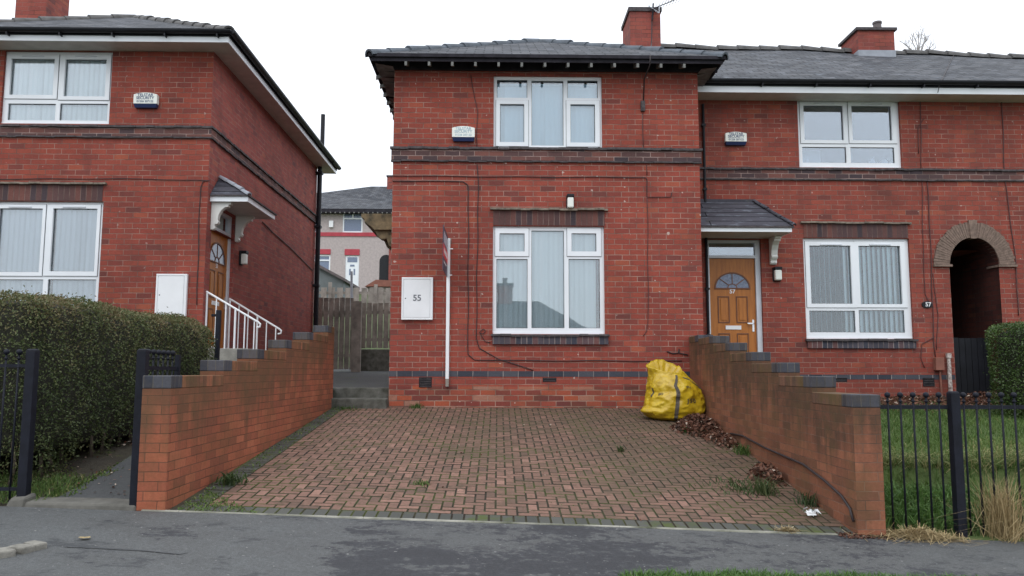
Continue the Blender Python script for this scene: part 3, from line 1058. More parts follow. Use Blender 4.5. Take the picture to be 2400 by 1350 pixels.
def half_round(b, p, q, r, n=7, lift=0.0, r2=None):
    """a half-round tile from p (upper) to q (lower end)"""
    p, q = Vector(p), Vector(q)
    d = (q - p).normalized()
    s = d.cross(Vector((0, 0, 1))).normalized()
    u = s.cross(d)
    base = len(b.v)
    for pt, rr in ((p, r * .94), (q, r2 or r * 1.22)):
        for k in range(n + 1):
            a = math.pi * k / n
            b.v.append(tuple(pt + s * math.cos(a) * rr + u * (math.sin(a) * rr + lift)))
        for k in range(n + 1):
            a = math.pi * k / n
            b.v.append(tuple(pt + s * math.cos(a) * rr * .8 + u * (math.sin(a) * rr * .8 + lift - .012)))
    m = n + 1
    for k in range(n):
        b.f.append((base + k, base + k + 1, base + 2 * m + k + 1, base + 2 * m + k)); b.mi.append(0); b.t.append(.5)
        b.f.append((base + 2 * m + k, base + 2 * m + k + 1, base + 3 * m + k + 1, base + 3 * m + k)); b.mi.append(0); b.t.append(.5)
        b.f.append((base + k + 1, base + k, base + m + k, base + m + k + 1)); b.mi.append(0); b.t.append(.5)


def ridge_run(b, p, q, size=0.45, r=0.085, lift=-0.04):
    p, q = Vector(p), Vector(q)
    L = (q - p).length
    n = max(1, round(L / size))
    for i in range(n):
        a = p.lerp(q, i / n)
        c = p.lerp(q, min(1.0, (i + 1.06) / n))
        j = Vector((0, 0, random.uniform(-.008, .012)))
        half_round(b, a + j, c + j, r, lift=lift)


def hip_roof(house, x0, x1, y0, y1, ze, zr, mat, rmat, thick=0.10, wall_in=0.40):
    """hipped roof over a rectangle (ridge along y), with a sloping dark underside"""
    hw = (x1 - x0) / 2
    xm = (x0 + x1) / 2
    A, B_ = (xm, y0 + hw, zr), (xm, y1 - hw, zr)
    c = [(x0, y0, ze), (x1, y0, ze), (x1, y1, ze), (x0, y1, ze)]
    b = MB()
    b.face([c[0], c[1], A]); b.face([c[1], c[2], B_, A]); b.face([c[2], c[3], B_]); b.face([c[3], c[0], A, B_])
    t = thick
    lo = [(p[0], p[1], p[2] - t) for p in c]
    for i in range(4):
        j = (i + 1) % 4
        b.face([lo[i], lo[j], c[j], c[i]], 1)
    w = wall_in
    rise = (zr - ze) / hw * w
    inn = [(x0 + w, y0 + w, ze - t + rise), (x1 - w, y0 + w, ze - t + rise), (x1 - w, y1 - w, ze - t + rise), (x0 + w, y1 - w, ze - t + rise)]
    for i in range(4):
        j = (i + 1) % 4
        b.face([lo[j], lo[i], inn[i], inn[j]], 1)
    o = b.build('roof', [mat, 'dark_wood'], house)
    rb = MB()
    for p in c[:2] + c[2:]:
        top = A if p[1] == y0 else B_
        ridge_run(rb, top, p)
    ridge_run(rb, A, B_)
    rb.build('ridge_tile', rmat, o)
    return o


def chimney(house, x0, x1, y0, y1, z0, z1, cap=0.05, capz=0.06, pots=(), mat='chim', flash=None):
    b = MB()
    b.box(x0, x1, y0, y1, z0, z1)
    c = b.build('chimney', mat, house)
    bx('cap', 'drip', c, x0 - cap, x1 + cap, y0 - cap, y1 + cap, z1, z1 + capz)
    for (px_, py_, r, h) in pots:
        p = MB()
        p.tube([(px_, py_, z1 + capz - .01), (px_, py_, z1 + capz + h * .8), (px_, py_, z1 + capz + h * .8), (px_, py_, z1 + capz + h)], [r * .9, r * .85, r, r], 14)
        p.build('pot', 'pot', c)
    if flash:
        bx('flashing', 'lead', c, x0 - .012, x1 + .012, y0 - .015, y1 + .01, flash[0], flash[1])
    return c


def air_brick(house, x0, x1, z0, z1, Y):
    b = MB()
    b.box(x0, x1, Y - .004, Y + .0, z0, z1, 0)
    n = max(2, round((z1 - z0) / .028))
    for i in range(n):
        z = z0 + (z1 - z0) * (i + .5) / n
        b.box(x0 + .012, x1 - .012, Y - .012, Y - .004, z - .006, z + .003, 1)
    b.build('air_brick', ['black', 'drip'], house)


def gutter_run(b, p, q, r=0.06, n=8):
    p, q = Vector(p), Vector(q)
    d = (q - p).normalized()
    s = d.cross(Vector((0, 0, 1))).normalized()
    base = len(b.v)
    for pt in (p, q):
        for rr in (r, r * .9):
            for k in range(n + 1):
                a = math.pi + math.pi * k / n
                b.v.append(tuple(pt + s * math.cos(a) * rr + Vector((0, 0, math.sin(a) * rr))))
    m = n + 1
    for k in range(n):
        b.f.append((base + k, base + k + 1, base + 2 * m + k + 1, base + 2 * m + k)); b.mi.append(0); b.t.append(.5)
        b.f.append((base + m + k + 1, base + m + k, base + 3 * m + k, base + 3 * m + k + 1)); b.mi.append(0); b.t.append(.5)
    for o in (0, 2 * m):
        b.f.append(tuple(base + o + k for k in range(m))); b.mi.append(0); b.t.append(.5)


def shell(b, x0, x1, y0, y1, z0, z1, mi=0, left=True, right=True):
    """side and back walls behind a front sheet"""
    if right:
        b.face([(x1, y0, z0), (x1, y1, z0), (x1, y1, z1), (x1, y0, z1)], mi)
    if left:
        b.face([(x0, y1, z0), (x0, y0, z0), (x0, y0, z1), (x0, y1, z1)], mi)
    b.face([(x1, y1, z0), (x0, y1, z0), (x0, y1, z1), (x1, y1, z1)], mi)
    b.face([(x0, y0 + .3, z0 + .02), (x1, y0 + .3, z0 + .02), (x1, y1, z0 + .02), (x0, y1, z0 + .02)], mi)
    zf = z0 + (z1 - z0) * .5
    b.face([(x0, y0 + .3, zf), (x0, y1, zf), (x1, y1, zf), (x1, y0 + .3, zf)], mi)


# ------------------------------------------------------------------ house 55, the projecting end house in the middle
YC = 12.5
cx0, cx1 = -1.712, 3.262
HC = thing('brick_house', (0.77, 16.4, 1.0), 'red brick end house numbered 55 with the block paved drive and two three-light windows', 'house', 'red brick council houses')
uw = rect(1157, 178, 1411, 349, YC)
lw = rect(1155, 530, 1417, 783, YC)
zb, ztop = 0.85, 6.56
b = MB()
b.wall('y', YC, cx0, cx1, 1.36, ztop, [uw, lw], 0.075)
b.wall('y', YC, cx0, cx1, zb, 1.36, [], 0, mi=1)
shell(b, cx0, cx1, YC, 20.5, zb, ztop)
b.build('wall', ['brick', 'plinth'], HC)
zd = at(1280, 870, YC).z, at(1280, 883, YC).z
bx('plinth_course', 'blue', HC, cx0 - .004, cx1 + .004, YC - .004, YC + .02, zd[1], zd[0])
# string course
s_top = at(1280, 347, YC).z
b = MB()
b.box(cx0 - .025, cx1 + .025, YC - .028, YC + .01, s_top - .215, s_top - .04)
b.box(cx0 - .025, cx0 - .002, YC + .012, 20.4, s_top - .215, s_top - .04)
sc = b.build('string_course', 'band', HC)
b = MB()
drip_course(b, cx0 - .045, cx1 + .045, YC, s_top - .038, s_top, .058)
b.build('drip_tile', 'drip', sc)
b = MB()
drip_course(b, cx0 - .03, cx1 + .03, YC, s_top - .242, s_top - .217, .040)
b.build('drip_tile', 'drip', sc)
# lintel and sill of the ground floor window
lt = rect(1156, 494, 1417, 529, YC)
lo = bx('lintel', 'soldier', HC, lt[0], lt[1], YC - .006, YC + .05, lt[2] + .003, lt[3])
b = MB()
drip_course(b, lt[0] - .05, lt[1] + .05, YC, lt[3] + .002, lt[3] + .034, .062)
b.build('drip_tile', 'drip_pale', lo)
sl = rect(1154, 789, 1425, 807, YC)
so = bx('window_sill', 'soldier_blue', HC, sl[0], sl[1], YC - .045, YC + .06, sl[2], sl[3])
b = MB()
drip_course(b, sl[0] - .02, sl[1] + .02, YC, sl[3] + .002, sl[3] + .036, .075)
b.build('drip_tile', 'drip', so)


def R4(x0, y0, x1, y1, sx, ox, oy, Y):
    return rect(x0 / sx + ox, y0 / sx + oy, x1 / sx + ox, y1 / sx + oy, Y)


k4 = lambda *a: R4(*a, 2.6667, 840, 0, YC)
k5 = lambda *a: R4(*a, 2.7, 880, 480, YC)
w = frame_window(HC, YC, uw, [k4(866, 492, 1056, 604), k4(1083, 498, 1283, 905), k4(1308, 496, 1498, 606)],
                 [(k4(860, 621, 1063, 909), k4(885, 645, 1037, 884)), (k4(1301, 623, 1511, 912), k4(1327, 647, 1481, 887))], 0.05,
                 wlabel='upstairs window with fixed middle light and closed blue grey blinds')
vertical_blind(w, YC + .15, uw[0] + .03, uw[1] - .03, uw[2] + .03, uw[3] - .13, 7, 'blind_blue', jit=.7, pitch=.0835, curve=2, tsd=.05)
w = frame_window(HC, YC, lw, [k5(988, 160, 1196, 779), k5(765, 340, 963, 780), k5(1225, 340, 1423, 780)],
                 [(k5(757, 145, 971, 323), k5(785, 178, 944, 293)), (k5(1214, 145, 1430, 323), k5(1242, 178, 1400, 293))], 0.05,
                 wlabel='ground floor window with two small top lights and pale blinds')
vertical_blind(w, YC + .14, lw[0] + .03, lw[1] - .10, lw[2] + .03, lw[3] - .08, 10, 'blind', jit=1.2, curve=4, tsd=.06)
air_brick(HC, *[rect(982, 884, 1012, 908, YC)[i] for i in range(4)], YC)
air_brick(HC, *[rect(1272, 885, 1304, 895, YC)[i] for i in range(4)], YC)
# roof
ze_c = 6.615
apex = at(1272, 97, 12.09 + 2.85)
hip_roof(HC, -2.075, 3.615, 12.09, 20.9, ze_c, apex.z, 'slate', 'ridge', 0.055, 0.42)
for i in range(13):                                   # exposed rafter feet, front eave
    x = at(951 + 54.4 * i, 152, 12.12).x
    b = MB()
    b.hexa([(x - .019, 12.115, 6.425), (x + .019, 12.115, 6.425), (x + .019, 12.52, 6.56), (x - .019, 12.52, 6.56)],
           [(x - .019, 12.115, 6.49), (x + .019, 12.115, 6.49), (x + .019, 12.52, 6.66), (x - .019, 12.52, 6.66)])
    b.build('rafter', 'rafter', HC)
for i in range(6):                                    # rafter feet down the left side
    y = 12.75 + i * .42
    b = MB()
    b.hexa([(-2.05, y + .024, 6.425), (-2.05, y - .024, 6.425), (-1.70, y - .024, 6.55), (-1.70, y + .024, 6.55)],
           [(-2.05, y + .024, 6.48), (-2.05, y - .024, 6.48), (-1.70, y - .024, 6.65), (-1.70, y + .024, 6.65)])
    b.build('rafter', 'rafter', HC)
b = MB()
b.box(-2.04, 3.58, 12.44, 12.50, 6.49, 6.66)
b.box(-2.04, 3.58, 12.13, 12.15, 6.50, 6.575)
b.build('eaves_board', 'dark_wood', HC)
for sgn, xa, xb in ((1, -1.98, -1.70), (-1, 3.50, 3.25)):
    b = MB()
    n = 9
    for i in range(n):
        y0_, y1_ = 12.2 + i * .26, 12.2 + (i + 1) * .26
        j = random.uniform(-.03, .03)
        b.face([(xa, y0_, 6.47 + j), (xa, y1_, 6.47 - j), (xb, y1_, 6.50 - .04), (xb, y0_, 6.50 - .06)])
    b.build('eaves_lining', 'eave_felt', HC)
# chimney on the party wall
ck = at(1477, 110, 16.0).x, at(1549, 110, 16.0).x
chimney(HC, ck[0], ck[1], 16.0, 16.95, 6.9, at(1510, 27, 16.0).z, 0.03, 0.09)
# old moulded door hood on the left flank
b = MB()
hz = at(880, 506, 13.4).z
prof = [(-1.70, hz), (-2.33, hz), (-2.33, hz - .06), (-2.27, hz - .10), (-2.27, hz - .16), (-2.16, hz - .22), (-2.10, hz - .28), (-1.70, hz - .28)]
b.prism([(p[0], p[1]) for p in prof], 'y', 13.2, 14.6)
hd = b.build('door_hood', 'stone_old', HC, bevel=0.01)
for y in (13.26, 14.4):
    b = MB()
    pr = [(-1.70, hz - .28), (-2.10, hz - .28), (-2.06, hz - .38), (-1.98, hz - .44), (-1.90, hz - .42), (-1.86, hz - .54), (-1.78, hz - .58), (-1.70, hz - .60)]
    b.prism(pr, 'y', y, y + .12)
    b.build('bracket', 'stone_old', hd, bevel=0.008)

# ------------------------------------------------------------------ house 57, terrace set back on the right
YR = 13.5
rx0, rx1 = 3.27, 15.0
HR = thing('brick_house', (8.5, 17, 1.0), 'red brick terraced house with oak door numbered 57 and arched passage', 'house', 'red brick council houses')
k6 = lambda *a: R4(*a, 3.0, 1600, 0, YR)
k7 = lambda *a: R4(*a, 2.8725, 1600, 430, YR)
ruw = k6(813, 692, 1533, 1178)
rlw = k7(822, 369, 1540, 1046)
rdr = k7(163, 378, 538, 1230)
rdr = (rdr[0], rdr[1], 1.62, rdr[3])
ax0, ax1 = at(2226, 640, YR).x, at(2342, 640, YR).x
zspr, zcrown = at(2282, 620, YR).z, at(2282, 557, YR).z
axm, ar = (ax0 + ax1) / 2, (ax1 - ax0) / 2
arch_hole = (ax0, ax1, 0.8, zcrown + .02, 'open')
b = MB()
b.wall('y', YR, rx0, rx1, 0.8, 6.72, [ruw, rlw, rdr, arch_hole], 0.075)
arz = zcrown - zspr
N = 24
pts = [(axm - ar * math.cos(math.pi * i / N), zspr + arz * math.sin(math.pi * i / N)) for i in range(N + 1)]
for i in range(N):                                    # brick spandrels between the square head and the arch curve
    (xa, za), (xb, zb_) = pts[i], pts[i + 1]
    b.face([(xa, YR, za), (xb, YR, zb_), (xb, YR, zcrown + .02), (xa, YR, zcrown + .02)])
pts_d = pts
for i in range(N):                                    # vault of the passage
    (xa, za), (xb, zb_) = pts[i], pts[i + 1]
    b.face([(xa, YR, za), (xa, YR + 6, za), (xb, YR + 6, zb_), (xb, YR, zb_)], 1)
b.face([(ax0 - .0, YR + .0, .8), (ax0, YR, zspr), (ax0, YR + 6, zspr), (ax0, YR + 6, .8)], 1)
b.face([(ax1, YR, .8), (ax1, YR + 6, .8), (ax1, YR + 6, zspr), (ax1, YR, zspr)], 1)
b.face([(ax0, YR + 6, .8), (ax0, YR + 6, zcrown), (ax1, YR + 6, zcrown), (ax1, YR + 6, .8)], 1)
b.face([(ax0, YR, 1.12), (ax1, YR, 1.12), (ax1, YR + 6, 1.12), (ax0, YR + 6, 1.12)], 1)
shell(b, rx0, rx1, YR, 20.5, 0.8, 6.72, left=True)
b.build('wall', ['brick_r', 'brick_shade'], HR)
zd = at(1950, 878, YR).z, at(1950, 889, YR).z
b = MB()
b.box(rx0, ax0 - .01, YR - .004, YR + .02, zd[1], zd[0])
b.box(ax1 + .01, rx1, YR - .004, YR + .02, zd[1], zd[0])
b.build('plinth_course', 'blue', HR)
s_top = at(1900, 395, YR).z
sc = bx('string_course', 'band', HR, rx0, rx1, YR - .025, YR + .01, s_top - .19, s_top - .036)
b = MB()
drip_course(b, rx0, rx1, YR, s_top - .034, s_top, .055)
b.build('drip_tile', 'drip', sc)
b = MB()
drip_course(b, rx0, rx1, YR, s_top - .216, s_top - .192, .038)
b.build('drip_tile', 'drip', sc)
lt = k7(815, 273, 1515, 365)
lo = bx('lintel', 'soldier', HR, lt[0], lt[1], YR - .006, YR + .05, rlw[3] + .01, lt[3])
b = MB()
drip_course(b, lt[0] - .06, lt[1] + .05, YR, lt[3] + .002, lt[3] + .032, .06)
b.build('drip_tile', 'drip_pale', lo)
sl = k7(838, 1062, 1565, 1110)
so = bx('window_sill', 'soldier_blue', HR, sl[0], sl[1], YR - .04, YR + .06, sl[2], sl[3])
b = MB()
drip_course(b, sl[0] - .03, sl[1] + .03, YR, sl[3] + .002, sl[3] + .04, .075)
b.build('drip_tile', 'drip', so)
w = frame_window(HR, YR, ruw, [k6(850, 1028, 1160, 1139), k6(1190, 1030, 1500, 1141)],
                 [(k6(832, 712, 1160, 1004), k6(858, 737, 1136, 981)), (k6(1173, 712, 1508, 1004), k6(1197, 739, 1477, 983))], 0.05, 'glass_deep',
                 wlabel='upstairs window of two casements over low fixed lights without blinds',
                 vents=[(k6(925, 712, 1070, 725)[0], k6(925, 712, 1070, 725)[1], k6(925, 712, 1070, 725)[2]), (k6(1260, 715, 1405, 728)[0], k6(1260, 715, 1405, 728)[1], k6(1260, 715, 1405, 728)[2])])
q = k6(862, 1030, 1018, 1137)
bx('blind', 'blind', w, q[0], q[1], YR + .30, YR + .31, ruw[2] + .05, q[3] + .02)['label'] = 'pale panel standing behind the low left light'
w2 = frame_window(HR, YR, rlw, [k7(862, 855, 1172, 1001), k7(1197, 852, 1505, 1003)],
                  [(k7(836, 388, 1172, 834), k7(865, 416, 1143, 808)), (k7(1172, 388, 1512, 834), k7(1197, 418, 1480, 811))], 0.05, 'glass_clear',
                  wlabel='ground floor window with half open vertical blinds',
                  vents=[(k7(930, 402, 1075, 410)[0], k7(930, 402, 1075, 410)[1], k7(930, 402, 1075, 410)[2]), (k7(1262, 402, 1405, 410)[0], k7(1262, 402, 1405, 410)[1], k7(1262, 402, 1405, 410)[2])])
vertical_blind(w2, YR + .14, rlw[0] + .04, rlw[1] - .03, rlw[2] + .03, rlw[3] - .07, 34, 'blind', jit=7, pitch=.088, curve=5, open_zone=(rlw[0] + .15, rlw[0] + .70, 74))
r_ = rect(1955, 886, 1985, 895, YR)
air_brick(HR, *r_, YR)
r_ = rect(2163, 886, 2190, 906, YR)
air_brick(HR, *r_, YR)
# arch ring of tiles on edge, imposts and keystone
b = MB()
ro_x, ro_z = at(2377, 620, YR).x - axm, at(2282, 521, YR).z - zspr
n = 46
for i in range(n):
    a0, a1 = math.pi * (i + .07) / n, math.pi * (i + .93) / n
    e = random.uniform(-.012, .012)
    P = lambda a, fx, fz: (axm - fx * math.cos(a), zspr + fz * math.sin(a))
    poly = [P(a0, ar, arz), P(a0, ro_x + e, ro_z + e), P(a1, ro_x + e, ro_z + e), P(a1, ar, arz)]
    d = random.uniform(-.004, .004)
    b.prism(poly, 'y', YR - .028 + d, YR + .14)
poly = [(axm - (ro_x - .006) * math.cos(math.pi * i / 40), zspr + (ro_z - .006) * math.sin(math.pi * i / 40)) for i in range(41)]
inn = [(axm - (ar + .003) * math.cos(math.pi * i / 40), zspr + (arz + .003) * math.sin(math.pi * i / 40)) for i in range(41)]
for i in range(40):
    b.prism([inn[i], poly[i], poly[i + 1], inn[i + 1]], 'y', YR - .017, YR + .05, 1)
b.prism([(axm - .05, zspr + arz - .02), (axm - .075, zspr + ro_z + .03), (axm + .075, zspr + ro_z + .03), (axm + .05, zspr + arz - .02)], 'y', YR - .045, YR + .1)
ao = b.build('arch', ['arch', 'arch_joint'], HR)
for xa, xb in ((axm - ro_x - .02, ax0 + .03), (ax1 - .03, axm + ro_x + .03)):
    b = MB()
    b.box(xa, xb, YR - .05, YR + .3, zspr - .042, zspr - .004)
    b.build('impost', 'arch', ao)
# roof of the terrace
ye, yr_ = 13.08, 17.0
ze_r = at(1950, 190, ye).z
xr = lin(3.0, 15.3, 14)
b = MB()


def ridge_z(x):
    return at(1868, 117, yr_).z - max(0, x - 6.0) * 0.026 + 0.02 * math.sin(x * 2.1)


for i in range(13):
    a, c = xr[i], xr[i + 1]
    b.face([(a, ye, ze_r), (c, ye, ze_r), (c, yr_, ridge_z(c)), (a, yr_, ridge_z(a))])
    b.face([(c, 20.9, ze_r), (a, 20.9, ze_r), (a, yr_, ridge_z(a)), (c, yr_, ridge_z(c))])
for x in (xr[0], xr[-1]):
    b.face([(x, ye, ze_r), (x, yr_, ridge_z(x)), (x, 20.9, ze_r)], 1)
b.face([(xr[0], ye, ze_r - .02), (xr[0], 20.9, ze_r - .02), (xr[-1], 20.9, ze_r - .02), (xr[-1], ye, ze_r - .02)], 1)
ro = b.build('roof', ['slate', 'dark_wood'], HR)
b = MB()
for i in range(13):
    ridge_run(b, (xr[i + 1], yr_, ridge_z(xr[i + 1])), (xr[i], yr_, ridge_z(xr[i])), .45, .12)
b.build('ridge_tile', 'ridge_brown', ro)
zf0, zf1 = at(1950, 218, ye).z, at(1950, 204, ye).z
bx('fascia', 'upvc', HR, rx0 + .1, rx1 + .3, ye, ye + .02, zf0, ze_r - .03)
bx('soffit', 'soffit', HR, rx0 + .0, rx1 + .3, ye + .021, YR + .02, zf0 + .004, zf0 + .018)
b = MB()
gutter_run(b, (3.52, ye - .065, ze_r - .015), (15.3, ye - .065, ze_r - .015), .062)
b.box(3.40, 15.3, ye - .012, ye - .002, ze_r - .105, ze_r - .01)
g_ = b.build('gutter', 'black', HR)
for i in range(11):
    x = 4.5 + i * .93
    bx('bracket', 'black', g_, x, x + .02, ye - .10, ye - .001, ze_r - .115, ze_r - .078)
c0 = at(2009, 100, 16.6).x, at(2094, 100, 16.6).x
zc1 = at(2050, 74, 16.6).z
cm = (c0[0] * .35 + c0[1] * .65)
chimney(HR, c0[0], c0[1], 16.55, 17.4, 7.6, zc1, 0.05, 0.06, pots=[(cm, 16.72, .10, .21)], flash=(7.7, at(2050, 122, 16.6).z + .02))
# flashing apron on the slates below the chimney
# door 57
dy = YR + .06
x0, x1, z0, z1 = rdr
b = MB()
ft = at(1715, 601, YR).z
b.box(x0, x0 + .075, dy, dy + .09, z0, z1); b.box(x1 - .085, x1, dy, dy + .09, z0, z1)
b.box(x0 + .075, x1 - .085, dy, dy + .09, z1 - .05, z1); b.box(x0 + .075, x1 - .085, dy, dy + .09, ft - .02, ft + .028)
fr = b.build('door_frame', 'upvc_grey', HR)
bx('fanlight', 'glass_deep', fr, x0 + .07, x1 - .08, dy + .04, dy + .046, ft + .026, z1 - .045)


def make_door(house, a0, a1, z0, z1, P, num, flip=False, hinge_handle=True):
    """six panel oak door with a sunburst light; P(a, d, z) maps (across, outward, up) to the world"""
    b = MB()

    def bo(mb, a, c, d0, d1, p, q, mi=0):
        pts = [P(a, d0, p), P(c, d0, p), P(c, d1, p), P(a, d1, p)]
        top = [P(a, d0, q), P(c, d0, q), P(c, d1, q), P(a, d1, q)]
        mb.hexa(pts, top, mi)
    W, H = a1 - a0, z1 - z0
    fz = z0 + H * .735
    fr_ = W * .36
    am = (a0 + a1) / 2
    bo(b, a0, a1, -.045, 0, z0, z1)
    for (u0, u1, v0, v1) in ((.17, .43, .42, .66), (.57, .83, .42, .66), (.17, .43, .06, .33), (.57, .83, .06, .33)):
        A0, A1, Z0_, Z1_ = a0 + W * u0, a0 + W * u1, z0 + H * v0, z0 + H * v1
        m = .022
        for r in ((A0, A1, Z1_ - m, Z1_), (A0, A1, Z0_, Z0_ + m), (A0, A0 + m, Z0_ + m, Z1_ - m), (A1 - m, A1, Z0_ + m, Z1_ - m)):
            bo(b, r[0], r[1], .0005, .009, r[2], r[3], 1)
        bo(b, A0 + .05, A1 - .05, .0005, .012, Z0_ + .05, Z1_ - .05)
    d = b.build('door', ['oak', 'oak_dark'], house, bevel=0.004)
    g = MB()
    n = 20
    arc = [(am - fr_ * math.cos(math.pi * i / n), fz + fr_ * .86 * math.sin(math.pi * i / n)) for i in range(n + 1)]
    g.face([P(u, .004, v) for u, v in arc])
    g.build('door_light', 'glass_blue', d)
    t = MB()
    arc2 = [(am - (fr_ + .025) * math.cos(math.pi * i / n), fz - .0 + (fr_ * .86 + .025) * math.sin(math.pi * i / n)) for i in range(n + 1)]
    for i in range(n):
        q = [arc[i], arc2[i], arc2[i + 1], arc[i + 1]]
        t.hexa([P(u, .002, v) for u, v in q], [P(u, .016, v) for u, v in q])
    bo(t, am - fr_ - .025, am + fr_ + .025, .002, .016, fz - .022, fz)
    for ang in (40, 90, 140):
        ca, sa = math.cos(R(ang)), math.sin(R(ang))
        p0 = (am + ca * fr_ * .3, fz + sa * fr_ * .26); p1 = (am + ca * fr_, fz + sa * fr_ * .86)
        nx, nz = -sa * .007, ca * .007
        q = [(p0[0] + nx, p0[1] + nz), (p0[0] - nx, p0[1] - nz), (p1[0] - nx, p1[1] - nz), (p1[0] + nx, p1[1] + nz)]
        t.hexa([P(u, .0045, v) for u, v in q], [P(u, .012, v) for u, v in q])
    ar_ = [(am - fr_ * .3 * math.cos(math.pi * i / 10), fz + fr_ * .26 * math.sin(math.pi * i / 10)) for i in range(11)]
    ar2 = [(am - fr_ * .25 * math.cos(math.pi * i / 10), fz + fr_ * .21 * math.sin(math.pi * i / 10)) for i in range(11)]
    for i in range(10):
        q = [ar_[i], ar2[i], ar2[i + 1], ar_[i + 1]]
        t.hexa([P(u, .0045, v) for u, v in q], [P(u, .012, v) for u, v in q])
    t.build('glazing_bar', 'oak_dark', d)
    lb = MB()
    bo(lb, am - W * .17, am + W * .17, .001, .012, z0 + H * .362, z0 + H * .397)
    lb.build('letterbox', 'white', d, bevel=.003)
    hb = MB()
    hx = a1 - .055
    bo(hb, hx - .016, hx + .016, .001, .012, z0 + H * .345, z0 + H * .45)
    bo(hb, hx - .11, hx + .008, .035, .05, z0 + H * .41, z0 + H * .422)
    bo(hb, hx - .007, hx + .007, .012, .05, z0 + H * .409, z0 + H * .423)
    hb.build('handle', 'chrome', d)
    lettering([(num, .10, am, fz - .065)], lambda u, v: P(u, .004, v), 'white', 'door_number', d)
    return d


M['glass_blue'] = plain('obscured door glass', (0.17, 0.21, 0.30), 0.12, 0.3, 25)
make_door(HR, x0 + .077, x1 - .087, z0, ft - .022, lambda a, d, z: (a, dy + .045 - d, z), '57')
bx('doorstep', 'concrete', HR, x0 - .05, x1 + .05, YR - .35, YR + .2, 1.35, 1.60)
# canopy over door 57
zc_b, zc_t = at(1750, 543, 12.78).z, at(1750, 530, 12.78).z
cxl, cxr = 3.27, at(1856, 536, 12.78).x
b = MB()
ztop_c = at(1700, 472, YR).z
rxt = at(1765, 472, YR).x
eps = .03
b.face([(cxl, 12.75, zc_t), (cxr + eps, 12.75, zc_t), (rxt, YR - .01, ztop_c), (cxl, YR - .01, ztop_c)])
b.face([(cxr + eps, 12.75, zc_t), (cxr + eps, YR - .01, zc_t), (rxt, YR - .01, ztop_c)])
b.face([(cxl, 12.75, zc_t - .025), (cxr + eps, 12.75, zc_t - .025), (cxr + eps, 12.75, zc_t), (cxl, 12.75, zc_t)], 1)
b.face([(cxr + eps, 12.75, zc_t - .025), (cxr + eps, YR - .01, zc_t - .025), (cxr + eps, YR - .01, zc_t), (cxr + eps, 12.75, zc_t)], 1)
b.face([(cxl, YR - .01, zc_t - .025), (cxr + eps, YR - .01, zc_t - .025), (cxr + eps, 12.75, zc_t - .025), (cxl, 12.75, zc_t - .025)], 1)
cn = b.build('door_canopy', ['slate_c', 'drip'], HR)
b = MB()
ridge_run(b, (rxt, YR - .03, ztop_c), (cxr + eps, 12.75, zc_t), .3, .035, 0)
b.box(cxl, rxt, YR - .04, YR - .003, ztop_c - .03, ztop_c + .03)
b.build('hip_tile', 'slate_c', cn)
b = MB()
b.box(cxl, cxr, 12.78, 12.80, zc_b, zc_t - .026)
b.box(cxr - .02, cxr, 12.801, YR - .005, zc_b, zc_t - .026)
b.build('fascia', 'upvc', cn)
bx('soffit', 'soffit', cn, cxl, cxr - .021, 12.801, YR - .005, zc_b + .01, zc_b + .022)


def bracket(parent, P, w, k=.75):
    """scrolled white gallows bracket; P(across, out, up) with up measured down from the soffit"""
    b = MB()
    prof = [(o_ * k, u_) for o_, u_ in [(0, 0), (.42, 0), (.42, -.045), (.37, -.05), (.37, -.085), (.30, -.09), (.22, -.14), (.165, -.22), (.145, -.30), (.17, -.33), (.14, -.37), (.10, -.365), (.085, -.40), (.10, -.43), (.06, -.46), (0, -.46)]]
    A = [P(0, o, u) for o, u in prof]
    B_ = [P(w, o, u) for o, u in prof]
    b.hexa(A, B_)
    return b.build('bracket', 'cream_paint', parent, bevel=.006)


M['cream_paint'] = plain('cream gloss paint', (0.72, 0.72, 0.68), 0.4, 0.06, 4)
bxr = at(1802, 580, YR).x
bracket(cn, lambda a, o, u: (bxr + a, YR - .003 - o, zc_b + .008 + u), .11)
b = MB()
b.tube([(3.60, YR - .035, 6.3), (3.60, YR - .035, 4.2), (3.60, YR - .035, 1.5)], .024, 8)
for z in (5.9, 4.75, 3.0, 2.2):
    b.box(3.565, 3.635, YR - .065, YR - .0, z, z + .035)
b.build('downpipe', 'black', HR)

# ------------------------------------------------------------------ house 53, left
YL = 12.5
lx0, lx1 = -9.6, -4.66
LYB = atx(738, 600, lx1).y
HL = thing('brick_house', (-7, 16, 1.0), 'red brick house behind the big hedge with side door and white handrails', 'house', 'red brick council houses')
k1 = lambda *a: R4(*a, 2.6667, 0, 0, YL)
k2 = lambda *a: R4(*a, 3.0, 0, 450, YL)
luw = k1(14, 319, 693, 773)
llw = k2(-60, 66, 705, 860)
y53a, y53b = atx(503, 650, lx1).y, atx(546, 650, lx1).y
y53a = 12.72
z53b, z53t = 1.98, atx(540, 503, lx1).z
b = MB()
b.wall('y', YL, lx0, lx1, 0.8, 6.95, [luw, llw], 0.075)
b.wall('x', lx1, YL, LYB, 0.8, 6.95, [(y53a, y53b, z53b, z53t)], 0.075, mi=1)
b.face([(lx0, LYB, .8), (lx0, YL, .8), (lx0, YL, 6.95), (lx0, LYB, 6.95)])
b.face([(lx1, LYB, .8), (lx0, LYB, .8), (lx0, LYB, 6.95), (lx1, LYB, 6.95)])
b.face([(lx0, YL + .3, 3.9), (lx0, LYB, 3.9), (lx1, LYB, 3.9), (lx1, YL + .3, 3.9)])
b.build('wall', ['brick_l', 'brick_side'], HL)
s_top = at(250, 295, YL).z
b = MB()
b.box(lx0, lx1 + .025, YL - .025, YL + .01, s_top - .175, s_top - .036)
b.box(lx1 - .01, lx1 + .025, YL + .011, LYB, s_top - .175, s_top - .036)
sc = b.build('string_course', 'band', HL)
b = MB()
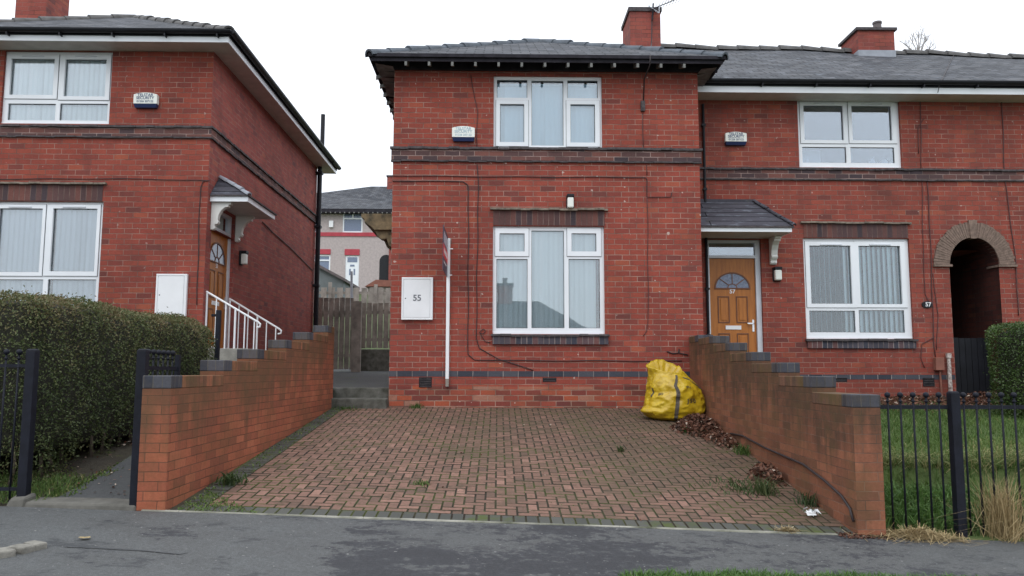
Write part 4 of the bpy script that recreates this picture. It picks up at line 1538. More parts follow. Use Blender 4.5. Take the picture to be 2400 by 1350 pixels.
drip_course(b, lx0, lx1 + .05, YL, s_top - .034, s_top, .055)
b.build('drip_tile', 'drip', sc)
b = MB()
drip_course(b, lx0, lx1 + .04, YL, s_top - .20, s_top - .177, .038)
b.build('drip_tile', 'drip', sc)
b = MB()
drip_course(b, YL + .02, LYB, lx1, s_top - .034, s_top, .055, axis='x')
b.build('drip_tile', 'drip', sc)
b = MB()
drip_course(b, YL + .02, LYB, lx1, s_top - .20, s_top - .177, .038, axis='x')
b.build('drip_tile', 'drip', sc)
lt = rect(-20, 433, 241, 468, YL)
lo = bx('lintel', 'soldier', HL, lt[0], lt[1], YL - .006, YL + .05, llw[3] + .01, lt[3])
b = MB()
drip_course(b, lt[0], lt[1] + .06, YL, lt[3] + .002, lt[3] + .032, .06)
b.build('drip_tile', 'drip_pale', lo)
w = frame_window(HL, YL, luw, [k1(37, 641, 335, 745), k1(362, 641, 662, 747)],
                 [(k1(28, 335, 355, 612), k1(56, 361, 328, 588)), (k1(362, 335, 682, 620), k1(395, 365, 654, 597))], 0.05,
                 wlabel='upstairs window with its left casement ajar and pale blinds',
                 vents=[(k1(135, 335, 270, 350)[0], k1(135, 335, 270, 350)[1], k1(135, 335, 270, 348)[2]), (k1(465, 335, 600, 350)[0], k1(465, 335, 600, 350)[1], k1(465, 335, 600, 348)[2])])
vertical_blind(w, YL + .14, luw[0] + .03, luw[1] - .03, luw[2] + .03, luw[3] - .08, 20, 'blind', jit=4)
w = frame_window(HL, YL, llw, [k2(-40, 612, 285, 830), k2(318, 612, 660, 830)],
                 [(k2(-52, 85, 300, 588), k2(-30, 112, 278, 560)), (k2(310, 85, 688, 588), k2(352, 113, 665, 556))], 0.05,
                 wlabel='ground floor window partly hidden by the hedge',
                 vents=[(k2(55, 95, 215, 103)[0], k2(55, 95, 215, 103)[1], k2(55, 95, 215, 103)[2]), (k2(435, 95, 595, 103)[0], k2(435, 95, 595, 103)[1], k2(435, 95, 595, 103)[2])])
vertical_blind(w, YL + .14, llw[0] + .03, llw[1] - .03, llw[2] + .03, llw[3] - .07, 22, 'blind_grey', jit=4, gaps=[(k2(330, 0, 400, 10)[0], k2(330, 0, 378, 10)[1])])
# roof, white fascia, soffit, gutter
zel = 6.965
ex1, ex0, ey0 = -4.275, -9.98, 12.09
ey1 = atx(791, 392, ex1).y
ap = at(311, 40, ey0 + (ex1 - ex0) / 2)
hip_roof(HL, ex0, ex1, ey0, ey1, zel, ap.z, 'slate', 'ridge_brown', 0.04, 0.36)
zf0 = at(300, 97, ey0 + .02).z
b = MB()
b.box(ex0, ex1 - .02, ey0 + .02, ey0 + .04, zf0, zel - .045)
b.box(ex1 - .04, ex1 - .02, ey0 + .041, ey1 - .02, zf0, zel - .045)
b.build('fascia', 'upvc', HL)
b = MB()
b.box(ex0, ex1 - .041, ey0 + .041, YL + .02, zf0 + .005, zf0 + .018)
b.box(lx1 - .02, ex1 - .041, YL + .021, ey1 - .02, zf0 + .005, zf0 + .018)
b.build('soffit', 'soffit', HL)
b = MB()
gutter_run(b, (ex0, ey0 - .045, zel - .02), (ex1 + .05, ey0 - .045, zel - .02), .06)
gutter_run(b, (ex1 + .045, ey0 - .05, zel - .02), (ex1 + .045, ey1, zel - .02), .06)
b.box(ex0, ex1 + .01, ey0 + .006, ey0 + .019, zel - .10, zel - .045)
b.box(ex1 - .019, ex1 - .006, ey0 + .02, ey1, zel - .10, zel - .045)
g_ = b.build('gutter', 'black', HL)
for i in range(7):
    x = ex0 + .6 + i * .82
    bx('bracket', 'black', g_, x, x + .02, ey0 - .07, ey0 + .019, zel - .125, zel - .082)
# downpipe and vent at the back corner
b = MB()
pz = atx(740, 372, lx1 + .07).z
b.tube([(ex1 + .03, LYB - .25, zel - .08), (ex1 + .02, LYB - .22, pz + .05), (lx1 + .09, LYB - .12, pz - .05), (lx1 + .09, LYB - .1, pz - .35), (lx1 + .09, LYB - .1, 1.4)], .062, 10)
for z in (pz - .3, 5.2, 3.7, 2.5):
    b.box(lx1 - .0, lx1 + .165, LYB - .18, LYB - .02, z, z + .06)
b.build('downpipe', 'black', HL)
b = MB()
vz = atx(746, 256, lx1 + .09).z
b.tube([(lx1 + .12, LYB - .05, pz), (lx1 + .12, LYB - .05, vz)], .055, 10)
b.build('vent_pipe', 'black', HL)
c0 = at(36, 20, 15.2).x, at(108, 20, 15.2).x
chimney(HL, c0[0], c0[1], 15.2, 16.0, 7.3, 9.5, .05, .08)
# door 53 on the flank
b = MB()
X = lx1 - .06
b.box(X - .07, X, y53a, y53a + .05, z53b, z53t); b.box(X - .07, X, y53b - .07, y53b, z53b, z53t)
ft = atx(525, 545, lx1 - .06).z
ft = z53t - .36
b.box(X - .07, X, y53a + .05, y53b - .07, z53t - .05, z53t); b.box(X - .07, X, y53a + .05, y53b - .07, ft, ft + .05)
fr = b.build('door_frame', 'upvc_grey', HL)
bx('fanlight', 'glass_deep', fr, X - .05, X - .044, y53a + .05, y53b - .07, ft + .05, z53t - .05)
make_door(HL, y53a + .052, y53b - .072, z53b, ft - .002, lambda a, d, z: (X - .03 + d, a, z), '53')
b = MB()
b.box(lx1 + .002, -3.98, 12.56, 13.75, 1.0, 1.95)
b.box(-3.979, -3.74, 12.56, 13.75, 1.0, 1.72)
b.box(-3.739, -3.50, 12.56, 13.75, 1.0, 1.50)
b.build('doorstep', 'concrete_pale', HL, bevel=.01)
# canopy of 53
cy0, cy1 = 12.60, 14.15
cxo = -4.05
zb_ = at(535, 472, cy0).z
zt_ = at(535, 457, cy0).z
pk = atx(522, 405, lx1)
b = MB()
e = .03
h = .36
b.face([(lx1 + .01, cy0 - e, zt_), (cxo + e, cy0 - e, zt_), (lx1 + .01, cy0 + h, zt_ + h * 1.05)])
b.face([(cxo + e, cy0 - e, zt_), (cxo + e, cy1 + e, zt_), (lx1 + .01, cy1 - h, zt_ + h * 1.05), (lx1 + .01, cy0 + h, zt_ + h * 1.05)])
b.face([(cxo + e, cy1 + e, zt_), (lx1 + .01, cy1 + e, zt_), (lx1 + .01, cy1 - h, zt_ + h * 1.05)])
c4 = [(lx1 + .01, cy0 - e), (cxo + e, cy0 - e), (cxo + e, cy1 + e), (lx1 + .01, cy1 + e)]
for i in range(3):
    p, q = c4[i], c4[i + 1]
    b.face([(p[0], p[1], zt_ - .022), (q[0], q[1], zt_ - .022), (q[0], q[1], zt_), (p[0], p[1], zt_)], 1)
b.face([(p[0], p[1], zt_ - .022) for p in reversed(c4)], 1)
cn = b.build('door_canopy', ['slate_c', 'drip'], HL)
b = MB()
ridge_run(b, (lx1 + .02, cy0 + h, zt_ + h * 1.05), (cxo + e, cy0 - e, zt_), .2, .04, 0)
b.build('hip_tile', 'lead', cn)
b = MB()
b.box(lx1 + .003, cxo, cy0, cy0 + .02, zb_, zt_ - .023)
b.box(cxo - .02, cxo, cy0 + .021, cy1, zb_, zt_ - .023)
b.build('fascia', 'upvc', cn)
bx('soffit', 'soffit', cn, lx1 + .003, cxo - .021, cy0 + .021, cy1, zb_ + .01, zb_ + .02)
for y in (cy0 + .06, cy1 - .30):
    bracket(cn, lambda a, o, u, y=y: (lx1 + .003 + o, y + a, zb_ + .008 + u), .10)

# white handrails on the side steps
for i, y in enumerate((12.60, 13.68)):
    hr = thing('handrail', (-4.2, y, 1.9), ('white tubular handrail with a hooked end nearest the hedge beside the side door', 'white tubular handrail with a hooked end on the far side of the side steps')[i], 'handrail', 'white handrails of the side steps')
    xa, xb = lx1 + .005, at((605, 655)[i], 757, y).x
    za, zb2 = atx((494, 553)[i], (686, 704)[i], xa).z, at((605, 655)[i], (755, 771)[i], y).z
    b = MB()
    b.tube([(xa, y, za), (xb, y, zb2), (xb + .035, y, zb2 - .03), (xb + .03, y, zb2 - .075), (xb - .02, y, zb2 - .085)], .016, 8)
    b.build('rail', 'white', hr)
    b = MB()
    b.tube([(xa + .12, y, za - .88), (xb - .04, y, zb2 - .70)], .012, 6)
    b.build('rail', 'white', hr)
    for k in range(6):
        f = k / 5 * .97
        x, z = xa + .015 + (xb - xa - .05) * f, za + (zb2 - za) * f
        zb3 = 1.94 if x < -3.99 else (1.71 if x < -3.75 else 1.49)
        b = MB()
        b.tube([(x, y, z), (x, y, zb3)], .011 if k not in (0, 3) else .017, 8)
        b.build('baluster', 'white', hr)


# ------------------------------------------------------------------ things fixed to the walls
def alarm_box(px0, py0, px1, py1, Y, label, faded=False):
    x0, x1, z0, z1 = rect(px0, py0, px1, py1, Y)
    W, H = x1 - x0, z1 - z0
    o = thing('alarm_box', ((x0 + x1) / 2, Y, z0), label, 'alarm box', 'burglar alarm boxes')
    zs = z0 + H * .24
    b = MB()
    n = 8
    top = [(x0 + W * i / n, z1 - .030 * (2 * i / n - 1) ** 2) for i in range(n + 1)]
    b.prism([(x0, zs)] + [(x1, zs)] + top[::-1], 'y', Y - .085, Y - .001)
    b.build('cover', 'cream', o, bevel=.006)
    b = MB()
    b.hexa([(x0 + .02, Y - .06, z0), (x1 - .02, Y - .06, z0), (x1 - .02, Y - .001, z0), (x0 + .02, Y - .001, z0)],
           [(x0 + .004, Y - .082, zs - .001), (x1 - .004, Y - .082, zs - .001), (x1 - .004, Y - .001, zs - .001), (x0 + .004, Y - .001, zs - .001)])
    b.build('base', 'navy', o)
    xm = (x0 + x1) / 2
    fn = lambda u, v: (xm + u, Y - .0875, v)
    h = H * .76
    lettering([('TELSTAR', .064, 0, zs + h * .77), ('SECURITY', .064, 0, zs + h * .50), ('01226 207122', .046, 0, zs + h * .20)], fn, 'ink_faded' if faded else 'ink', parent=o, xs=1.0)
    return o


alarm_box(318, 221, 373, 255, YL, 'cream alarm box with blue base beside the bedroom window of the left house')
alarm_box(1060, 299, 1113, 333, YC, 'cream alarm box with faded lettering on the middle house', True)
alarm_box(1697, 312, 1747, 342, YR, 'cream alarm box with blue base above the oak door canopy')


def meter_box(px0, py0, px1, py1, Y, label, num=None):
    x0, x1, z0, z1 = rect(px0, py0, px1, py1, Y)
    o = thing('meter_box', ((x0 + x1) / 2, Y, z0), label, 'meter box', 'white meter boxes')
    b = MB()
    b.box(x0, x1, Y - .05, Y - .001, z0, z1)
    for r in ((x0, x1, z1 - .03, z1), (x0, x1, z0, z0 + .03), (x0, x0 + .03, z0 + .03, z1 - .03), (x1 - .04, x1, z0 + .03, z1 - .03)):
        b.box(r[0], r[1], Y - .062, Y - .0505, r[2], r[3])
    b.build('casing', 'white', o, bevel=.005)
    b = MB()
    b.box(x0 + .036, x1 - .046, Y - .060, Y - .0505, z0 + .036, z1 - .036)
    d = b.build('door', 'white', o, bevel=.003)
    b = MB()
    b.box(x0 + .055, x0 + .072, Y - .0615, Y - .060, (z0 + z1) / 2 - .008, (z0 + z1) / 2 + .009)
    b.build('lock', 'gasket', d)
    if num:
        lettering([(num, .135, 0, 0)], lambda u, v: ((x0 + x1) / 2 + u, Y - .0625, (z0 + z1) / 2 + .005 + v), 'ink_grey', parent=o)


meter_box(942, 651, 1015, 750, YC, 'white meter box numbered 55 on the middle house', '55')
meter_box(368, 643, 440, 742, YL, 'white meter box without a number above the hedge')


def wall_lamp(P, label, W=.14, H=.27, D=.12):
    """bulkhead lamp; P(across, out, up)"""
    o = thing('wall_lamp', P(0, 0, 0), label, 'wall lamp', 'bulkhead wall lamps')

    def bo(name, mat, a, c, d0, d1, p, q, bev=.01):
        m = MB()
        m.hexa([P(a, d0, p), P(c, d0, p), P(c, d1, p), P(a, d1, p)], [P(a, d0, q), P(c, d0, q), P(c, d1, q), P(a, d1, q)])
        return m.build(name, mat, o, bevel=bev)
    bo('backplate', 'black', -W / 2, W / 2, .002, .03, 0, H)
    bo('cap', 'black', -W / 2 + .005, W / 2 - .005, .031, D + .01, H * .80, H)
    bo('diffuser', 'cream', -W / 2 + .012, W / 2 - .012, .031, D, H * .06, H * .79, .02)


q = rect(1327, 458, 1345, 492, YC)
wall_lamp(lambda a, d, z: ((q[0] + q[1]) / 2 + a, YC - d, q[2] + z), 'cream bulkhead lamp with a black cap above the lintel of the middle house', q[1] - q[0], q[3] - q[2])
q1 = rect(1810, 627, 1829, 660, YR)
wall_lamp(lambda a, d, z: ((q1[0] + q1[1]) / 2 + a, YR - d, q1[2] + z), 'bulkhead lamp with a black cap between the oak front door and window', q1[1] - q1[0], q1[3] - q1[2])
ly, lz = atx(563, 603, lx1).y, atx(563, 622, lx1).z
wall_lamp(lambda a, d, z: (lx1 + d, ly + a, lz + z), 'bulkhead lamp on the dark side wall beside the side door', .16, .26, .12)

# estate agent's board on a white post, edge on
px_ = at(1050, 700, YC - .06).x
sg = thing('estate_board', (px_, YC - .06, 1.3), 'estate agent board with a red band on a white post against the middle house', 'sign')
zt, zb2 = at(1053, 559, YC - .06).z, at(1048, 888, YC - .06).z
bx('post', 'white', sg, px_ - .026, px_ + .026, YC - .085, YC - .004, zb2, zt, bevel=.003)
bx('post_tip', 'fence_wood', sg, px_ - .024, px_ + .024, YC - .08, YC - .006, at(1048, 906, YC - .06).z, zb2 - .001)
y0, y1 = 11.42, 12.36
z0, z1 = at(1050, 651, YC).z, at(1051, 556, YC).z
b = MB()
xs2 = px_ - .012
b.box(xs2 - .008, xs2, y0, y1 + .08, z0, z1)
bo_ = b.build('board', 'sign_navy', sg)
H = z1 - z0
b = MB()
b.box(xs2 + .0005, xs2 + .002, y0 + .0, y1 + .05, z0 + H * .30, z0 + H * .60)
b.build('red_band', 'sign_red', bo_)
b = MB()
b.box(xs2 + .0005, xs2 + .002, y0 + .12, y1, z0 + H * .64, z0 + H * .90)
b.build('pale_panel', 'sign_pale', bo_)
b = MB()
for k in range(6):
    b.box(xs2 + .0025, xs2 + .004, y0 + .16 + k * .12, y0 + .23 + k * .12, z0 + H * .40, z0 + H * .52)
b.box(xs2 + .0005, xs2 + .002, y0 + .15, y0 + .7, z0 + H * .19, z0 + H * .23)
b.build('lettering', 'white', bo_)
bx('screw', 'white', sg, px_ + .026, px_ + .07, YC - .05, YC - .035, zt - .17, zt - .155)
bx('screw', 'white', sg, px_ + .026, px_ + .06, YC - .05, YC - .035, z0 + .03, z0 + .045)


def cable(pxs, Y, r, mat, label, off=.012, cat='cable', name='cable'):
    pts = []
    P = [at(x, y, Y) for x, y in pxs]
    for i in range(len(P) - 1):
        n = max(2, int((P[i + 1] - P[i]).length / .12))
        for k in range(n):
            p = P[i].lerp(P[i + 1], k / n)
            pts.append((p.x + .006 * math.sin(p.z * 6 + p.x * 4), Y - off, p.z + .005 * math.sin(p.x * 5)))
    pts.append((P[-1].x, Y - off, P[-1].z))
    b = MB()
    b.tube(pts, r * .8, 6)
    return tag(b.build(name, mat, smooth=True), label, cat, 'cables clipped to the walls')


cable([(1104, 176), (1112, 225), (1119, 262), (1117, 300), (1118, 345)], YC, .008, 'cable_brown', 'cable dropping from the eaves past the faded alarm box')
cable([(1118, 385), (1121, 440), (1120, 530), (1118, 640), (1117, 790), (1124, 815), (1170, 842), (1250, 868)], YC, .009, 'cable', 'cable running down left of the ground floor window and curling under it')
cable([(919, 412), (1200, 415), (1512, 416), (1516, 420), (1517, 462), (1572, 463), (1574, 452)], YC, .008, 'cable', 'cable crossing the middle house just under the string course')
cable([(919, 424), (1085, 426), (1096, 433), (1098, 445), (1097, 830), (1112, 843), (1200, 845), (1598, 846)], YC, .009, 'cable', 'cable looping down left side and along below the window sill')
cable([(1517, 462), (1518, 600), (1519, 755), (1516, 775), (1507, 788)], YC, .007, 'cable_brown', 'cable dropping down the wall right of the ground floor window')
cable([(1126, 780), (1133, 782), (1138, 775), (1133, 770), (1124, 778), (1138, 800), (1150, 803)], YC, .007, 'cable', 'loose cable coil beside the left end of the sill')
cable([(1506, 265), (1508, 345)], YC, .008, 'cable_brown', 'cable below the small junction box at the upper right')
cable([(1514, 385), (1516, 412)], YC, .008, 'cable_brown', 'short cable below the string course at the upper right')
cable([(2157, 230), (2158, 395)], YR, .008, 'cable_brown', 'cable right of the upstairs window of the set back house')
cable([(2166, 276), (2150, 300), (2152, 360)], YR, .007, 'cable_brown', 'cable slanting off the little fixing on the set back house')
cable([(2160, 420), (2163, 600), (2168, 690), (2178, 712)], YR, .008, 'cable_brown', 'cable ending at the oval number plaque')
cable([(2172, 420), (2180, 560), (2184, 700), (2188, 800), (2192, 838)], YR, .011, 'cable_brown', 'thick cable running down to the meter box by the passage')
cable([(2186, 640), (2197, 740), (2194, 820)], YR, .008, 'cable_brown', 'cable between the passage arch and the thick cable')
cable([(2190, 790), (2160, 806), (2157, 840), (2166, 862)], YR, .008, 'cable_brown', 'cable bowing out left of the meter box')
cable([(2347, 230), (2349, 290), (2354, 420), (2365, 500), (2380, 620), (2386, 740)], YR, .010, 'cable_brown', 'cable right of the passage arch')
cable([(462, 716), (466, 560), (470, 440), (476, 426), (492, 424)], YL, .008, 'cable', 'cable rising to the corner of the left house')
cable([(-5, 420), (230, 419), (360, 420), (492, 424)], YL, .007, 'cable', 'cable crossing the left house above its lintel')
b = MB()
pt = [atx(x, y, lx1 + .015) for x, y in ((615, 520), (640, 545), (680, 580), (733, 634))]
b.tube(pt, .010, 6)
tag(b.build('cable', 'cable', smooth=True), 'cable sloping across the side wall behind the door canopy', 'cable', 'cables clipped to the walls')
b = MB()
p = [at(1528, 36, 15.95), at(1527, 100, 15.9), at(1525, 118, 14.2), at(1524, 131, 12.0), at(1524, 150, 12.02), at(1510, 185, 12.45), at(1508, 240, 12.48)]
b.tube(p, .011, 6)
tag(b.build('cable', 'cable', smooth=True), 'aerial cable dropping from the chimney over the eaves', 'cable', 'cables clipped to the walls')
q = rect(1501, 238, 1511, 262, YC)
bx_ = MB()
bx_.box(q[0], q[1], YC - .05, YC - .001, q[2], q[3])
tag(bx_.build('junction_box', 'drip', bevel=.006), 'small grey junction box under the eaves of the middle house', 'junction box')
q = rect(2187, 838, 2207, 868, YR)
bx_ = MB()
bx_.box(q[0], q[1], YR - .09, YR - .001, q[2], q[3])
bx_.tube([((q[0] + q[1]) / 2 + .02, YR - .03, q[2] + .01), ((q[0] + q[1]) / 2 + .03, YR - .03, 1.15)], .018, 8)
tag(bx_.build('service_box', 'terracotta', bevel=.006), 'brown service box with a pipe low on the wall by the passage', 'service box')
q = rect(2161, 706, 2183, 722, YR)
b = MB()
xm, zm, hw, hh = (q[0] + q[1]) / 2, (q[2] + q[3]) / 2, (q[1] - q[0]) / 2 + .01, (q[3] - q[2]) / 2
b.prism([(xm + hw * math.cos(t * math.pi / 10), zm + hh * math.sin(t * math.pi / 10)) for t in range(20)], 'y', YR - .02, YR - .001)
pl = tag(b.build('number_plaque', 'black'), 'small dark oval plaque with white 57 beside the passage', 'number plaque')
t_ = lettering([('57', .10, 0, 0)], lambda u, v: (xm + .015 + u, YR - .022, zm + v), 'white', parent=pl)
t_.matrix_parent_inverse = Matrix.Translation(-pl.location)
# flaking pipe by the passage mouth
b = MB()
xq = at(2222, 880, YR).x
b.tube([(xq, YR - .05, 1.1), (xq, YR - .05, 1.84)], .032, 10)
b.tube([(xq, YR - .05, 1.84), (xq, YR - .05, 1.92)], .045, 10)
tag(b.build('pipe', 'rust', smooth=False), 'short rusty pipe with flaking white paint by the passage', 'pipe')

pg = thing('passage_gate', ((ax0 + ax1) / 2, YR + .4, 1.12), 'black boarded gate inside the dark arched passage', 'gate')
b = MB()
for k in range(8):
    xa = ax0 + (ax1 - ax0) * k / 8
    b.box(xa + .004, xa + (ax1 - ax0) / 8 - .004, YR + .4, YR + .43, 1.16, at(2282, 792, YR + .4).z + random.uniform(-.006, .006))
b.build('boards', 'black', pg)
b = MB()
for z in (1.35, 2.05):
    b.box(ax0 + .01, ax1 - .01, YR + .431, YR + .46, z - .04, z + .04)
b.build('rail', 'black', pg)
px2 = at(511, 770, 11.5)
b = MB()
b.box(px2.x - .03, px2.x + .03, 11.47, 11.53, 1.1, at(511, 727, 11.5).z)
b.box(px2.x - .10, px2.x - .03, 11.485, 11.515, at(511, 742, 11.5).z, at(511, 736, 11.5).z)
tag(b.build('iron_post', 'iron', bevel=.004), 'slim black iron post at the far end of the big hedge', 'post')
b = MB()
cr = [at(150, 1305, 5.3), at(250, 1307, 5.28), at(330, 1309, 5.26), at(420, 1322, 5.2), at(440, 1312, 5.25)]
cr = [Vector((p.x, p.y, z_pave(p.x, p.y) + .005)) for p in cr]
for p, q in zip(cr, cr[1:]):
    b.face([p + Vector((0, -.008, .002)), q + Vector((0, -.008, .002)), q + Vector((0, .008, .002)), p + Vector((0, .008, .002))])
tag(b.build('pavement_joint', 'gasket'), kind='structure')
cable([(1563, 824), (1575, 829), (1592, 828), (1592, 818), (1590, 828), (1612, 832)], YC, .012, 'cable', 'stub of cable and bracket above the yellow sack')

# telly aerial on the middle chimney
tv = thing('tv_aerial', at(1528, 40, 15.93), 'television aerial with white reflector on the middle chimney', 'aerial')
b = MB()
A0, A1 = at(1529, 48, 15.93), at(1531, 8, 15.93)
b.tube([A0, A1], .018, 8)
b.build('mast', 'black', tv)
b = MB()
B0, B1 = at(1522, 24, 15.9), at(1600, -8, 15.4)
b.tube([B0, B1], .010, 6)
for k in range(9):
    p = B0.lerp(B1, .18 + k * .095)
    b.tube([p + Vector((-.02, .12, -.04)), p + Vector((.02, -.12, .04))], .005, 5)
b.build('boom', 'drip', tv)
b = MB()
for k in range(6):
    p = at(1520 + k * 4, 14 + k * 3.4, 15.9)
    b.tube([p + Vector((.0, -.15, -.06)), p + Vector((0.02, .15, .08))], .007, 5)
b.tube([at(1519, 13, 15.85), at(1545, 30, 15.85)], .008, 5)
b.tube([at(1545, 10, 15.95), at(1545, 30, 15.85)], .008, 5)
b.build('reflector', 'upvc_grey', tv)

# telephone cable lying over the slates of the terrace
b = MB()
wp = [at(2198, 217, 13.03), at(2204, 190, 13.0)]
for k in range(6):
    yy = 13.2 + k * .74
    xx = wp[1].x + (at(2235, 118, 16.9).x - wp[1].x) * (k + .3) / 5.3
    wp.append(Vector((xx, yy, ze_r + (ridge_z(xx) - ze_r) * (yy - ye) / (yr_ - ye) + .02)))
b.tube(wp, .007, 5)
tag(b.build('cable', 'cable', smooth=True), 'thin black cable lying up the slates of the terrace roof', 'cable', 'cables clipped to the walls')

# ornaments on the bedroom sill
for i, (x, y, h, wd, lab) in enumerate(((876, 1136, .13, .05, 'white bottle standing inside the low left bedroom light'), (1330, 1136, .16, .055, 'pale figurine inside the low right bedroom light'), (1412, 1136, .14, .075, 'white candle holder inside the low right bedroom light'))):
    p = at(x / 3 + 1600, y / 3, YR + .16)
    z0 = ruw[2] + .055
    b = MB()
    b.tube([(p.x, p.y, z0), (p.x, p.y, z0 + h * .55), (p.x + .01 * i, p.y, z0 + h * .7), (p.x, p.y, z0 + h)], [wd * .8, wd, wd * .6, wd * .35], 10)
    tag(b.build('ornament', 'paper', smooth=True), lab, 'ornament', 'ornaments on the bedroom sill')

# ------------------------------------------------------------------ garden walls with stepped blue coping
def garden_wall(label, brick, edge, inner, sgn, ys, tops, zfoot, yend, xin):
    """inner(y) = x of the drive side face; sgn = direction of the outer face"""
    o = thing('garden_wall', (inner(9) + sgn * .11, 9, .5), label, 'garden wall', 'stepped brick garden walls')
    T = .225
    b = MB()
    c = MB()
    bl = MB()
    ch = .105
    drops = []
    for i, (y0, zt) in enumerate(zip(ys, tops)):
        y1 = ys[i + 1] if i + 1 < len(ys) else yend
        xa0, xa1 = inner(y0), inner(y1)
        zb_ = lambda x, y: zfoot(x, y) - .15

        def quad(ya, yb, g=0.0):
            a0, a1 = inner(ya) - sgn * g, inner(yb) - sgn * g
            q = [(a0, ya), (a0 + sgn * (T + 2 * g), ya), (a1 + sgn * (T + 2 * g), yb), (a1, yb)]
            return q if sgn > 0 else [q[1], q[0], q[3], q[2]]
        Q = quad(y0, y1)
        b.hexa([(x, y, zb_(x, y)) for x, y in Q], [(x, y, zt - ch) for x, y in Q])
        drops += [zt - zb_(x, y) for x, y in Q] + [0.0] * 4
        # coping of bricks on edge: blue at the exposed end, plain behind
        n = max(1, int((y1 - y0 - .215) / .075))
        Qb = quad(y0 - .004, y0 + .215, .004)
        bl.hexa([(x, y, zt - ch + .001) for x, y in Qb], [(x, y, zt) for x, y in Qb])
        Qc = quad(y0 + .216, y1 - .001, .002)
        c.hexa([(x, y, zt - ch + .001) for x, y in Qc], [(x, y, zt - .003) for x, y in Qc])
    bo_ = b.build('brickwork', brick, o)
    bo_.data.attributes.new('drop', 'FLOAT', 'POINT').data.foreach_set('value', drops)
    c.build('coping', edge, o, bevel=.006)
    e = bl.build('coping', 'blue_edge', o, bevel=.008)
    e['label'] = 'blue engineering bricks capping the end of each step'
    return o


ysl = [6.42, 7.60, 8.62, 9.72, 10.83, 11.95]
zsl = [1.56, 1.70, 1.832, 1.977, 2.125, 2.28]
garden_wall('orange stepped brick wall left of the drive beside the hedge', 'brick_new', 'edge_new', xwall_l, -1, ysl, zsl, lambda x, y: z_drive(x, y) if y > 6.5 else .45, 12.38, 0)
ysr = [6.40, 7.28, 8.21, 9.15, 10.08, 10.94, 11.85]
zsr = [1.417, 1.559, 1.694, 1.828, 1.970, 2.096, 2.15]
garden_wall('dirty stepped brick wall right of the drive beside the lawn', 'brick_old', 'edge_old', xwall_r, 1, ysr, zsr, z_drive, 12.49, 0)


# ------------------------------------------------------------------ iron railings and gate
def bar(parent, x, y, z0, z1, ball=True, r=.0085):
    b = MB()
    b.tube([(x, y, z0), (x, y, z1)], r, 7)
    if ball:
        b.tube([(x, y, z1 - .04), (x, y, z1 - .028)], .016, 8)
        b.ball((x, y, z1 + .018), .024, 10)
    return b.build('bar', 'iron', parent, smooth=True)


def post(parent, x, y, z0, z1, w=.037):
    b = MB()
    b.box(x - w, x + w, y - w, y + w, z0, z1)
    b.hexa([(x - w, y - w, z1 + .001), (x + w, y - w, z1 + .001), (x + w, y + w, z1 + .001), (x - w, y + w, z1 + .001)],
           [(x - w * .7, y - w * .7, z1 + .015), (x + w * .7, y - w * .7, z1 + .015), (x + w * .7, y + w * .7, z1 + .015), (x - w * .7, y + w * .7, z1 + .015)])
    return b.build('post', 'iron', parent, bevel=.004)


FY = 6.52
rr = thing('iron_railing', (4.5, FY, .28), 'black iron railing with ball finials in front of the lawn', 'railing', 'black iron railings')
zball = at(2200, 925, FY).z
zrail = at(2200, 954, FY).z
bxs = [at(p, 1060, FY).x for p in (2086, 2116, 2146, 2177, 2207)]
sp = bxs[2] - bxs[1]
pxr = at(2238, 1060, FY).x
rx = [at(2265, 1060, FY).x + sp * i for i in range(22)]
for x in bxs + rx:
    bar(rr, x, FY, .22, zball - .02)
post(rr, pxr, FY - .02, .22, at(2225, 921, FY).z)
post(rr, rx[-1] + sp, FY - .02, .22, at(2225, 921, FY).z)
b = MB()
b.box(3.03, rx[-1] + sp, FY - .007, FY + .007, zrail - .016, zrail + .016)
b.build('rail', 'iron', rr)
rl = thing('iron_railing', (-4.6, FY, .5), 'black iron railing with ball finials in front of the left hedge', 'railing', 'black iron railings')
zp = at(65, 822, FY).z
xp = at(66, 1000, FY).x
post(rl, xp, FY, .45, zp)
for i in range(14):
    bar(rl, xp - .11 - .103 * i, FY, .55, at(40, 830, FY).z)
for zz in (at(40, 857, FY).z, at(40, 1146, FY).z):
    b = MB()
    b.box(xp - 1.6, xp - .049, FY - .007, FY + .007, zz - .014, zz + .014)
    b.build('rail', 'iron', rl)
gt = thing('iron_gate', (-2.95, FY, .5), 'black iron gate standing open beside the left brick wall', 'gate')
xg = at(331, 1000, FY).x
post(gt, xg + .0, FY - .03, .42, at(330, 822, FY).z)
gx = xg - .075
for y0_, y1_ in ((6.62, 6.66), (7.36, 7.40)):
    b = MB()
    b.box(gx - .02, gx + .02, y0_, y1_, .66, 1.745)
    b.build('stile', 'iron', gt)
for z in (1.62, .74):
    b = MB()
    b.box(gx - .008, gx + .008, 6.661, 7.359, z - .016, z + .016)
    b.build('rail', 'iron', gt)
for k in range(6):
    bar(gt, gx, 6.76 + k * .1, .74, 1.74)
b = MB()
b.box(gx + .02, xg - .03, 6.53, 6.66, .95, .99)
b.box(gx + .02, xg - .03, 6.53, 6.66, 1.50, 1.54)
b.build('hinge', 'iron', gt)


